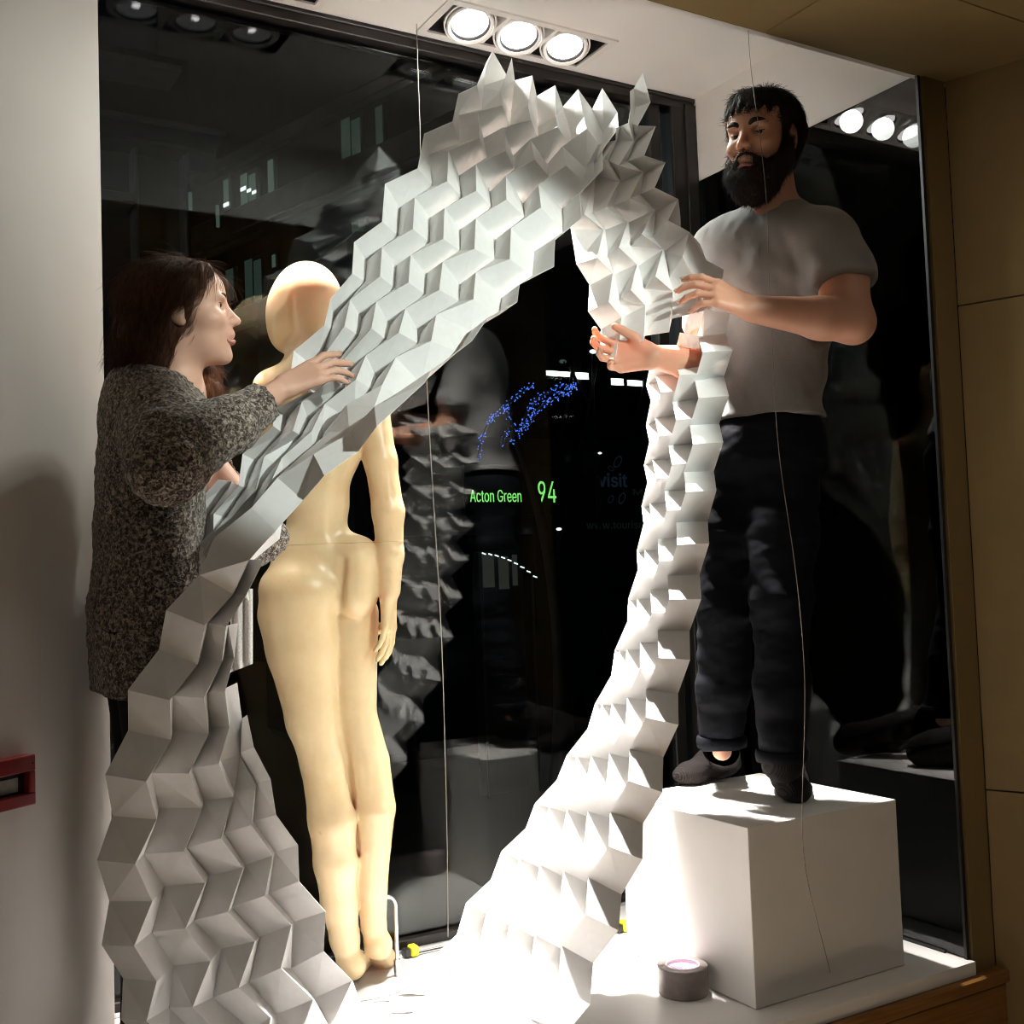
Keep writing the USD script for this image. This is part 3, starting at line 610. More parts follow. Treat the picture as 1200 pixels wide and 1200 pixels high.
        if smooth:
            from scipy.sparse import coo_matrix
            E2 = np.vstack([t.edges_unique, t.edges_unique[:, ::-1]])
            L = coo_matrix((np.ones(len(E2)), (E2[:, 0], E2[:, 1])), shape=(len(V), len(V))).tocsr()
            deg = np.maximum(np.asarray(L.sum(1)), 1e-9)
            W = np.array(t.vertices)
            for it in range(smooth):
                for lam in (0.5, -0.52):
                    W = W + lam * np.where(deg > 0.5, L @ W / deg - W, 0)
            t = trimesh.Trimesh(W, t.faces, process=False)
        return t


def unit(v):
    v = np.asarray(v, float)
    return v / np.linalg.norm(v)


def hand(fd, wrist, fwd, palm, thumb_side, curls, spread=0.09, scale=1.0, thumb=(0.5, 0.3), k=0.006, thumb_out=0.75):
    """One hand: wrist position, direction of the fingers, direction the palm faces, side of the thumb.
    curls: for index..little the bends (radians) at knuckle, middle and end joint."""
    fwd = unit(fwd)
    palm = unit(palm - fwd * (np.asarray(palm) @ fwd))
    side = unit(thumb_side - fwd * (np.asarray(thumb_side) @ fwd) - palm * (np.asarray(thumb_side) @ palm))
    s = scale
    w = np.asarray(wrist, float)
    tips = []
    kn = []
    for q, (off, ln) in enumerate(((0.033, 0.090), (0.011, 0.094), (-0.011, 0.089), (-0.031, 0.080))):
        kn.append(w + fwd * ln * s + side * off * s)
    for q in range(4):
        fd.cone(w + side * (0.018, 0.007, -0.006, -0.017)[q] * s + fwd * 0.012 * s, kn[q], 0.0155 * s, 0.0118 * s, 0.014)
    fd.cone(w + side * 0.016 * s + fwd * 0.02 * s + palm * 0.006 * s, kn[0] * 0.45 + w * 0.55 + side * 0.012 * s + palm * 0.008 * s, 0.015 * s, 0.013 * s, 0.012)
    lens = ((0.044, 0.026, 0.021), (0.049, 0.030, 0.022), (0.045, 0.028, 0.021), (0.035, 0.021, 0.019))
    for q in range(4):
        p, a = kn[q], 0.0
        sp = (1.2, 0.25, -0.6, -1.5)[q] * spread
        base = unit(fwd + side * sp)
        r = (0.0098, 0.0100, 0.0095, 0.0085)[q] * s
        for j in range(3):
            a += curls[q][j]
            d = base * math.cos(a) + palm * math.sin(a)
            e = p + d * lens[q][j] * s
            fd.cone(p, e, r * (1.0, 0.93, 0.86)[j], r * (0.94, 0.87, 0.74)[j], k if j == 0 else 0.003)
            p = e
        tips.append((p, d, -base * math.sin(a) * -1 - palm * math.cos(a) * 1, r * 0.74))
    b0 = w + side * 0.020 * s + fwd * 0.018 * s + palm * 0.006 * s
    d1 = unit(fwd * 0.75 + side * thumb_out + palm * thumb[0])
    b1 = b0 + d1 * 0.042 * s
    d2 = unit(fwd * 1.0 + side * thumb_out * 0.55 + palm * (thumb[0] + thumb[1]))
    b2 = b1 + d2 * 0.033 * s
    d3 = unit(fwd * 1.0 + side * thumb_out * 0.25 + palm * (thumb[0] + 1.4 * thumb[1]))
    b3 = b2 + d3 * 0.026 * s
    fd.cone(b0, b1, 0.0155 * s, 0.0125 * s, 0.012)
    fd.cone(b1, b2, 0.0122 * s, 0.0110 * s, 0.004)
    fd.cone(b2, b3, 0.0110 * s, 0.0088 * s, 0.003)
    tips.append((b3, d3, -palm, 0.0088 * s))
    return tips


def nails(tips, scale=1.0):
    """Five nail plates."""
    out = []
    for p, d, back, r in tips:
        back = unit(back - d * (back @ d))
        e = trimesh.creation.icosphere(1, 1.0)
        e.apply_scale([0.0062 * scale, 0.0048 * scale, 0.0016 * scale])
        out.append(frame_mesh(e, p + back * (r - 0.0004) + d * 0.001, d, np.cross(back, d), back))
    return out


def head(fd, c, f, u, s=1.0, male=True, k=0.012, jaw=1.0):
    """A head around its centre c (between the ears): f forward, u up. Height is about 0.235 s."""
    l = np.cross(u, f)
    P = lambda x, y, z: c + (x * f + y * l + z * u) * s          # forward, left, up
    A = np.array([f, l, u])
    E = lambda x, y, z, rx, ry, rz, kk=k, cut=False: fd.ell(P(x, y, z), np.array([rx, ry, rz]) * s, A, kk, cut)
    E(-0.012, 0, 0.043, 0.096, 0.074, 0.075, 0.02)              # skull
    E(0.028, 0, 0.046, 0.062, 0.064, 0.057, 0.03)               # forehead
    E(0.040, 0, -0.020, 0.050, 0.056, 0.070, 0.03)              # face
    E(0.040, 0, -0.070, 0.044, 0.046 * jaw, 0.036, 0.03)        # jaw
    E(0.074, 0, -0.093, 0.017, 0.022, 0.016, 0.02)              # chin
    for q in (-1, 1):
        E(0.058, q * 0.040, -0.018, 0.026, 0.022, 0.018, 0.02)  # cheekbone
        E(0.078, q * 0.031, 0.012, 0.014, 0.016, 0.011, 0.010, True)  # eye socket
        E(0.079, q * 0.032, 0.0275, 0.010, 0.020, 0.0065, 0.010)  # brow
        E(0.0690, q * 0.0315, 0.0115, 0.0125, 0.0145, 0.0118, 0.004)  # lids
    fd.cone(P(0.086, 0, 0.016), P(0.107, 0, -0.018), 0.0075 * s, 0.0100 * s, 0.010)  # nose
    fd.ell(P(0.108, 0, -0.020), np.array([0.0105, 0.0105, 0.0085]) * s, A, 0.006)
    for q in (-1, 1):
        E(0.098, q * 0.012, -0.023, 0.010, 0.0075, 0.0075, 0.005)
        E(0.104, q * 0.006, -0.030, 0.004, 0.003, 0.003, 0.002, True)
    E(0.088, 0, -0.046, 0.015, 0.024, 0.014, 0.012)
    for q in (-1, 1):                                            # ears
        E(-0.010, q * 0.073, 0.000, 0.017, 0.008, 0.031, 0.006)
        E(-0.002, q * 0.083, 0.004, 0.009, 0.005, 0.018, 0.004, True)
        E(-0.003, q * 0.072, -0.024, 0.009, 0.007, 0.010, 0.005)
    return P, A


def face_parts(body, P, A, s, mats, gaze=(1.0, 0.0, 0.0), lip=True, mouth_open=0.0, lid=0.35, lip_size=0.8, low=0.62, lash=0.0011):
    """Eyes, lips and brows as parts of the head."""
    f, l, u = A
    for q in (-1, 1):
        e = trimesh.creation.icosphere(3, 0.0118 * s)
        e.apply_translation(P(0.0692, q * 0.0315, 0.0100))
        eye = obj("eye", e, mats["eye"], body, True)
        g = unit(f * gaze[0] + l * gaze[1] + u * gaze[2])
        ir = trimesh.creation.icosphere(2, 0.0064 * s)
        ir.apply_translation(P(0.0692, q * 0.0315, 0.0100) + g * 0.0074 * s)
        obj("iris", ir, mats["iris"], eye, True)
    for q in (-1, 1):
        pts = [P(0.089, q * 0.014, 0.0265), P(0.0915, q * 0.026, 0.033), P(0.084, q * 0.042, 0.032), P(0.073, q * 0.051, 0.0255)]
        obj("eyebrow", tube(smooth_path(pts, 12), np.array([0.0036, 0.0042, 0.0044, 0.0044, 0.0042, 0.004, 0.0038, 0.0034, 0.003, 0.0026, 0.002, 0.001]) * s * mats.get("brow_scale", 1.0), 8), mats["brow"], body, True)
        for nm, ax_, lim in (("upper_eyelid", unit(u + 0.25 * f), lid), ("lower_eyelid", unit(-u + 0.1 * f), low)):
            e = trimesh.creation.icosphere(4, 0.0126 * s)
            e.update_faces((e.triangles_center @ ax_) > lim * 0.0126 * s)
            e.remove_unreferenced_vertices()
            e.apply_translation(P(0.0692, q * 0.0315, 0.0100))
            obj(nm, e, mats["skin"], body, True)
        e0 = P(0.0692, q * 0.0315, 0.0100)
        ua = unit(u + 0.25 * f)
        fa = unit(f - ua * (f @ ua))
        arc = [e0 + 0.0130 * s * (ua * lid + math.sqrt(1 - lid * lid) * (fa * math.cos(t_) + l * math.sin(t_))) for t_ in np.linspace(-1.2, 1.2, 12)]
        obj("eyelash_line", tube(arc, lash * s, 5), mats["lash"], body, True)
    if lip:
        for nm, dz, r, bow in (("upper_lip", 0.0035 + mouth_open / 2, 0.0046, 0.002), ("lower_lip", -0.0045 - mouth_open / 2, 0.0056, -0.002)):
            pts = [P(0.081, -0.024, -0.056), P(0.0955, -0.011, -0.056 + dz + bow), P(0.0985, 0, -0.056 + dz), P(0.0955, 0.011, -0.056 + dz + bow), P(0.081, 0.024, -0.056)]
            sp = smooth_path(pts, 17)
            rr = r * lip_size * s * np.sin(np.linspace(0.25, math.pi - 0.25, 17)) ** 0.7
            obj(nm, tube(sp, rr, 10), mats["lip"], body, True)


def strands(parent, name, mesh, n, length, flow, width, mt, seed, lift=0.25, wave=0.15, keep=None):
    """Hair as curves growing from the surface of mesh along flow(points)."""
    P, fi = trimesh.sample.sample_surface(mesh, n, seed=seed)
    P, N = np.asarray(P), np.asarray(mesh.face_normals)[fi]
    if keep is not None:
        k_ = keep(P)
        P, N = P[k_], N[k_]
    r_ = np.random.default_rng(seed)
    d = flow(P)
    d = d - N * (d * N).sum(1, keepdims=True)
    d = d + N * lift + r_.normal(0, wave, P.shape)
    d /= np.linalg.norm(d, axis=1, keepdims=True)
    L = length * r_.uniform(0.55, 1.15, len(P))[:, None]
    bend = r_.normal(0, wave, P.shape) * L
    Q = np.stack([P - N * 0.001, P + d * L * 0.4, P + d * L * 0.75 + bend * 0.4 - N * L * 0.10, P + d * L + bend - N * L * 0.25], 1)
    c = UsdGeom.BasisCurves.Define(stage, numbered(pth(parent), name))
    c.CreateTypeAttr("linear")
    c.CreatePointsAttr(Vt.Vec3fArray.FromNumpy(Q.reshape(-1, 3).astype(np.float32)))
    c.CreateCurveVertexCountsAttr(Vt.IntArray.FromNumpy(np.full(len(P), 4, np.int32)))
    w = np.tile(np.array([1.0, 1.0, 0.8, 0.25]) * width, len(P)).astype(np.float32)
    c.CreateWidthsAttr(Vt.FloatArray.FromNumpy(w))
    c.SetWidthsInterpolation("vertex")
    UsdShade.MaterialBindingAPI.Apply(c.GetPrim()).Bind(mt)
    tag(c.GetPrim(), "fine hair strands", None, None, "stuff")
    return c


def skin(name, base, red, dark=1.0):
    b, r = np.array(base), np.array(red)
    return mat(name, {"t": ("texture_coordinate", {}), "n": ("noise_texture", {"scale": 14.0, "detail": 5.0}), "n2": ("noise_texture", {"scale": 900.0, "detail": 2.0}),
                      "r": ("rgb_ramp", {"ramp": [(0.3, tuple(b)), (0.75, tuple(r))]}), "bp": ("bump", {"strength": 0.12, "distance": 0.001}),
                      "p": ("principled_bsdf", {"roughness": 0.5, "specular_ior_level": 0.4, "subsurface_weight": 0.10, "subsurface_scale": 0.006, "subsurface_radius": (1.0, 0.45, 0.3)})},
               [("t.object", "n.vector"), ("t.object", "n2.vector"), ("n.fac", "r.fac"), ("r.color", "p.base_color"), ("n2.fac", "bp.height"), ("bp.normal", "p.normal")])


def hair_mat(name, c0, c1, stretch=(220.0, 220.0, 14.0)):
    return mat(name, {"t": ("texture_coordinate", {}), "mp": ("mapping", {"scale": stretch}), "n": ("noise_texture", {"scale": 1.0, "detail": 3.0}),
                      "r": ("rgb_ramp", {"ramp": [(0.3, c0), (0.75, c1)]}), "bp": ("bump", {"strength": 0.6, "distance": 0.003}),
                      "p": ("principled_bsdf", {"roughness": 0.62, "specular_ior_level": 0.22})},
               [("t.object", "mp.vector"), ("mp.vector", "n.vector"), ("n.fac", "r.fac"), ("r.color", "p.base_color"), ("n.fac", "bp.height"), ("bp.normal", "p.normal")])


M["eye"] = plain("eye_white", (0.45, 0.40, 0.37), 0.2, 0.5, 0.02)
M["iris"] = plain("iris_brown", (0.035, 0.02, 0.012), 0.15, 0.6, 0.1)
M["skin_m"] = skin("skin_man", (0.50, 0.255, 0.165), (0.56, 0.30, 0.20))
M["skin_w"] = skin("skin_woman", (0.62, 0.36, 0.26), (0.68, 0.41, 0.30))
M["lip_m"] = plain("lips_man", (0.38, 0.14, 0.11), 0.4, 0.4, 0.05)
M["lip_w"] = plain("lips_woman", (0.50, 0.20, 0.17), 0.35, 0.4, 0.05)
M["nail"] = plain("fingernail", (0.66, 0.40, 0.32), 0.3, 0.5, 0.02)
M["hair_m"] = hair_mat("hair_dark", (0.006, 0.004, 0.003), (0.022, 0.014, 0.010), (260.0, 260.0, 60.0))
M["beard"] = hair_mat("beard_dark", (0.008, 0.005, 0.004), (0.030, 0.017, 0.011), (420.0, 420.0, 160.0))
M["hair_w"] = hair_mat("hair_auburn", (0.035, 0.015, 0.009), (0.13, 0.055, 0.027))
M["hair_wl"] = hair_mat("hair_auburn_light", (0.09, 0.032, 0.013), (0.20, 0.075, 0.03))
M["tee"] = plain("grey_marl_jersey", (0.21, 0.205, 0.20), 0.85, 0.2, 0.14, 420.0, 0.25, 500.0, sheen_weight=0.15)
M["denim"] = plain("dark_denim", (0.0042, 0.0048, 0.0075), 0.85, 0.12, 0.3, 700.0, 0.3, 600.0)
M["sock"] = mat("black_ribbed_sock", {"t": ("texture_coordinate", {}), "w": ("wave_texture", {"scale": 60.0, "distortion": 1.0, "bands_direction": "x"}),
                                      "r": ("rgb_ramp", {"ramp": [(0.2, (0.010, 0.008, 0.008)), (0.8, (0.026, 0.021, 0.020))]}), "b": ("bump", {"strength": 0.5, "distance": 0.002}),
                                      "p": ("principled_bsdf", {"roughness": 0.9, "specular_ior_level": 0.2})},
                [("t.object", "w.vector"), ("w.fac", "r.fac"), ("r.color", "p.base_color"), ("w.fac", "b.height"), ("b.normal", "p.normal")])
M["knit"] = mat("marled_knit", {
    "t": ("texture_coordinate", {}), "n": ("noise_texture", {"scale": 130.0, "detail": 2.0, "roughness": 0.7, "distortion": 0.8}),
    "r": ("rgb_ramp", {"ramp": [(0.38, (0.035, 0.026, 0.022)), (0.47, (0.10, 0.078, 0.064)), (0.55, (0.24, 0.20, 0.165)), (0.66, (0.46, 0.40, 0.34))]}),
    "b": ("bump", {"strength": 0.9, "distance": 0.006}),
    "p": ("principled_bsdf", {"roughness": 0.95, "specular_ior_level": 0.15, "sheen_weight": 0.2})},
    [("t.object", "n.vector"), ("n.fac", "r.fac"), ("r.color", "p.base_color"), ("n.fac", "b.height"), ("b.normal", "p.normal")])
M["top"] = plain("pale_pink_top", (0.52, 0.46, 0.46), 0.85, 0.2, 0.1, 200.0, 0.2, 300.0)
M["lace"] = plain("cream_lace_hem", (0.62, 0.58, 0.55), 0.85, 0.2, 0.25, 260.0, 0.6, 260.0)
M["trousers"] = plain("black_trousers", (0.010, 0.010, 0.011), 0.8, 0.2, 0.2)

# ------------------------------------------------------------------ the bearded man on the plinth
def ground(px, py, z):
    return on(px, py, 2, z)


HZ = np.array([0, 0, 1.0])


def f_down(p, crown, u, f, fwd):
    """Hair falls away from the crown and down, the front part forward."""
    d = p - crown
    d = d / np.maximum(np.linalg.norm(d, axis=1, keepdims=True), 1e-6)
    return d * 0.6 - u * 0.8 + f * fwd * 0.3


def man():
    t = thing("person", "bearded man in grey T-shirt and dark jeans standing on the white plinth", "person")
    hf = unit(-math.sin(math.radians(40)) * RT - math.cos(math.radians(40)) * FW - 0.10 * UP)
    hu = unit(UP + 0.0 * RT - hf * (UP @ hf))
    bf = unit((-math.sin(math.radians(36)) * RT - math.cos(math.radians(36)) * FW) * np.array([1, 1, 0]))
    bl = np.cross(HZ, bf)
    lo, hi = np.array([1.45, 1.66, 0.41]), np.array([2.47, 2.86, 2.45])
    hs = 1.06
    hc = at(894, 167, 2.86)
    ftl, ftr = ground(921, 944, 0.42), ground(829, 920, 0.42)
    ankL = at(917, 897, 2.875)
    ankR = at(846, 880, 3.05)
    shL, shR = at(972, 283, 2.80), at(842, 292, 2.98)
    elL, wrL = at(1000, 378, 2.70), at(880, 362, 2.66)
    elR, wrR = at(824, 428, 2.88), at(766, 418, 2.735)
    chest, belly, pelv = at(908, 335, 2.92), at(898, 430, 2.94), at(894, 515, 2.95)
    hipL, hipR = at(918, 545, 2.92), at(868, 548, 3.0)
    knL, knR = at(915, 700, 2.86), at(850, 705, 2.99)
    # ---- skin: one continuous body
    b = Field(lo, hi, 0.0042)
    P, A = head(b, hc, hf, hu, hs, True, jaw=1.05)
    nb = at(908, 262, 2.90)
    b.cone(P(-0.02, 0, -0.06), nb, 0.060, 0.064, 0.03)
    b.cone(nb, shL * 0.8 + nb * 0.2, 0.055, 0.055, 0.04).cone(nb, shR * 0.8 + nb * 0.2, 0.055, 0.055, 0.04)
    B = np.array([bf, bl, HZ])
    b.ell(chest, (0.105, 0.165, 0.21), B, 0.05).ell(belly, (0.095, 0.14, 0.17), B, 0.05).ell(pelv, (0.10, 0.15, 0.12), B, 0.05)
    b.chain([shL, (shL + elL) / 2 + 0.012 * UP, elL], [0.062, 0.060, 0.049], 0.03)
    fm = elL * 0.68 + wrL * 0.32
    b.chain([elL, fm, wrL], [0.049, 0.0495, 0.031], 0.02)
    b.chain([shR, elR], [0.056, 0.042], 0.03).chain([elR, elR * 0.7 + wrR * 0.3, wrR], [0.042, 0.043, 0.028], 0.02)
    b.chain([hipL, knL, ankL], [0.070, 0.045, 0.026], 0.03).chain([hipR, knR, ankR], [0.070, 0.045, 0.026], 0.03)
    tipsL = hand(b, wrL, -0.86 * RT + 0.38 * UP - 0.10 * FW, 0.45 * FW - 0.30 * RT - 0.25 * UP, UP, ((0.20, 0.45, 0.3), (0.30, 0.55, 0.35), (0.35, 0.6, 0.35), (0.45, 0.6, 0.4)), 0.10, 1.0, (0.7, 0.3))
    tipsR = hand(b, wrR, -0.97 * RT + 0.0 * UP + 0.02 * FW, -0.80 * FW + 0.25 * UP, UP, ((0.45, 0.6, 0.35), (0.55, 0.6, 0.4), (0.6, 0.65, 0.4), (0.7, 0.7, 0.4)), 0.16, 1.0, (0.35, 0.3), thumb_out=0.55)
    body = obj("body", b.mesh(4), M["skin_m"], t, True)
    face_parts(body, P, A, hs, {"eye": M["eye"], "iris": M["iris"], "brow": M["hair_m"], "lash": M["hair_m"], "lip": M["lip_m"], "brow_scale": 1.35, "skin": M["skin_m"]}, (1, 0.22, -0.35), True, 0.008, 0.12)
    for nl in nails(tipsL):
        obj("fingernail", nl, M["nail"], body, True)
    # ---- hair
    h = Field(hc - 0.2, hc + 0.2, 0.0034)
    E = lambda x, y, z, rx, ry, rz, kk=0.012, cut=False: h.ell(P(x, y, z), np.array([rx, ry, rz]) * hs, A, kk, cut)
    E(-0.018, 0, 0.047, 0.104, 0.084, 0.082)
    E(-0.030, 0, 0.015, 0.092, 0.081, 0.085, 0.03)
    E(0.090, 0, -0.015, 0.085, 0.105, 0.083, 0.010, True)      # open the face
    E(0.030, 0, -0.105, 0.13, 0.12, 0.075, 0.012, True)        # and the neck
    for q in (-1, 1):
        E(-0.006, q * 0.080, -0.004, 0.022, 0.02, 0.034, 0.008, True)
    for y, x, z, ang in ((-0.05, 0.066, 0.078, 0), (-0.03, 0.080, 0.080, 0), (-0.008, 0.087, 0.081, 0), (0.014, 0.087, 0.080, 0), (0.034, 0.080, 0.079, 0), (0.053, 0.064, 0.076, 0)):
        h.cone(P(x - 0.03, y * 0.9, z + 0.016), P(x + 0.003, y, z - 0.016), 0.018 * hs, 0.007 * hs, 0.012)   # fringe
    h.shell_noise(0.003, (120, 120, 45), 3, 3)
    hm = h.mesh(3)
    hr = obj("hair", hm, M["hair_m"], body, True)
    strands(hr, "strands", hm, 7000, 0.030, lambda p: f_down(p, P(-0.02, 0, 0.10), hu, hf, 0.9), 0.0007, M["hair_m"], 5, 0.10, 0.12)
    # ---- beard and moustache
    h = Field(hc - 0.2, hc + 0.2, 0.0034)
    E(0.042, 0, -0.088, 0.058, 0.062, 0.050)
    E(0.060, 0, -0.115, 0.042, 0.044, 0.036, 0.03)
    for q in (-1, 1):
        h.cone(P(0.012, q * 0.070, -0.012), P(0.022, q * 0.063, -0.065), 0.013 * hs, 0.022 * hs, 0.02)
        h.cone(P(0.022, q * 0.060, -0.055), P(0.070, q * 0.042, -0.085), 0.022 * hs, 0.020 * hs, 0.02)
        h.cone(P(0.100, q * 0.004, -0.0395), P(0.082, q * 0.030, -0.058), 0.0072 * hs, 0.0085 * hs, 0.008)   # moustache
    E(0.104, 0, -0.058, 0.022, 0.021, 0.0135, 0.006, True)      # mouth
    E(0.100, 0, -0.006, 0.06, 0.052, 0.030, 0.008, True)
    h.shell_noise(0.004, (150, 150, 110), 5, 3)
    hm = h.mesh(2)
    bd = obj("beard", hm, M["beard"], body, True)
    strands(bd, "strands", hm, 7000, 0.016, lambda p: f_down(p, P(0.0, 0, 0.10), hu, hf, 0.25), 0.0006, M["beard"], 6, 0.45, 0.35)
    # ---- T-shirt
    s = Field(lo, hi, 0.0052)
    s.ell(chest, (0.128, 0.185, 0.225), B, 0.05).ell(belly, (0.120, 0.160, 0.185), B, 0.05).ell(pelv + 0.02 * UP, (0.125, 0.170, 0.10), B, 0.05)
    s.cone(nb - 0.03 * UP, shL * 0.85 + nb * 0.15, 0.068, 0.066, 0.05).cone(nb - 0.03 * UP, shR * 0.85 + nb * 0.15, 0.068, 0.066, 0.05)
    cuff = shL * 0.42 + elL * 0.58
    s.chain([shL, (shL + elL) / 2 + 0.012 * UP, shL * 0.3 + elL * 0.7 + 0.004 * UP], [0.080, 0.076, 0.070], 0.04)
    s.chain([shR, shR * 0.4 + elR * 0.6], [0.070, 0.068], 0.04)
    axl = unit(elL - shL)
    sl, Pp = s.block(cuff + axl * 0.10, 0.125)
    dd = ((Pp - cuff) @ axl).astype(np.float32)
    rad = np.linalg.norm(Pp - cuff - dd[..., None] * axl, axis=-1)
    s.f[sl] = np.where((dd > 0) & (rad < 0.125), np.maximum(s.f[sl], dd), s.f[sl])
    s.cone(P(-0.02, 0, -0.03), nb + 0.030 * UP, 0.062, 0.066, 0.006, True)
    s.plane(at(894, 492, 2.93), HZ)
    s.shell_noise(0.013, (13, 13, 8), 11, 3)
    shirt = obj("t_shirt", s.mesh(3), M["tee"], t, True)
    ax = unit(nb - P(-0.02, 0, -0.05))
    e1 = unit(np.cross(ax, bl))
    e2 = np.cross(ax, e1)
    rc = nb + 0.012 * UP
    obj("collar", tube([rc + 0.0665 * (e1 * math.cos(t_) + e2 * math.sin(t_)) for t_ in np.linspace(0, 2 * math.pi, 40)], 0.0075, 8), M["tee"], shirt, True)
    # ---- jeans
    j = Field(lo, hi, 0.0052)
    j.ell(pelv - 0.01 * UP, (0.122, 0.166, 0.135), B, 0.04)
    j.chain([hipL, hipL * 0.5 + knL * 0.5, knL, knL * 0.45 + ankL * 0.55, ankL + 0.03 * UP], [0.096, 0.088, 0.073, 0.068, 0.060], 0.03)
    j.chain([hipR, hipR * 0.5 + knR * 0.5, knR, knR * 0.45 + ankR * 0.55, ankR + 0.03 * UP], [0.096, 0.088, 0.073, 0.068, 0.060], 0.03)
    j.plane(ankR * 0.5 + ankL * 0.5 + 0.012 * UP, HZ)
    sl, Pp = j.block(pelv, 0.3)
    j.f[sl] = np.maximum(j.f[sl], (Pp[..., 2] - (at(894, 484, 2.93)[2])).astype(np.float32))
    j.shell_noise(0.010, (9, 9, 20), 21, 3)
    jeans = obj("jeans", j.mesh(3), M["denim"], t, True)
    for k_ in (ankL + 0.014 * UP, ankR + 0.014 * UP):
        c = lathe([(0.055, -0.012), (0.066, -0.014), (0.0685, 0.0), (0.067, 0.014), (0.058, 0.018), (0.055, -0.012)], 30)
        c.apply_translation(k_ + np.array([0, 0, 0.012]))
        obj("cuff", c, M["denim"], jeans, True)
    # ---- socks
    for nm, heel, toe, ank in (("L", ground(925, 936, 0.42), ground(913, 953, 0.42), ankL), ("R", ground(852, 908, 0.42), ground(776, 926, 0.42), ankR)):
        f2 = unit((toe - heel) * np.array([1, 1, 0]))
        if nm == "L":
            f2 = unit(-FW * np.array([1, 1, 0]) - 0.10 * RT * np.array([1, 1, 0]))
            heel = ground(922, 925, 0.42)
            toe = heel + f2 * 0.20
            toe[2] = 0.42
            ln = 0.20
        else:
            ln = 0.215
        s2 = np.cross(HZ, f2)
        o = heel
        z = np.array([0, 0, 1.0])
        k = Field(np.minimum(o, toe) - 0.12, np.maximum(np.maximum(o, toe), ank) + 0.17, 0.004)
        k.cone(ank + 0.10 * z, ank + 0.01 * z, 0.052, 0.050, 0.02).cone(ank + 0.01 * z, o + z * 0.05 + f2 * 0.005, 0.047, 0.042, 0.02)
        k.cone(o + z * 0.040, o + z * 0.040 + f2 * 0.08, 0.040, 0.043, 0.02)
        k.cone(o + z * 0.060 + f2 * 0.03, o + z * 0.030 + f2 * (ln - 0.05), 0.036, 0.028, 0.03)
        k.ell(o + z * 0.027 + f2 * (ln - 0.045), (0.055, 0.045, 0.027), np.array([f2, s2, z]), 0.03)
        k.plane(o + z * 0.0018, z)
        k.shell_noise(0.004, (30, 30, 45), 9, 2)
        obj("sock", k.mesh(2), M["sock"], t, True)
    return t


man()


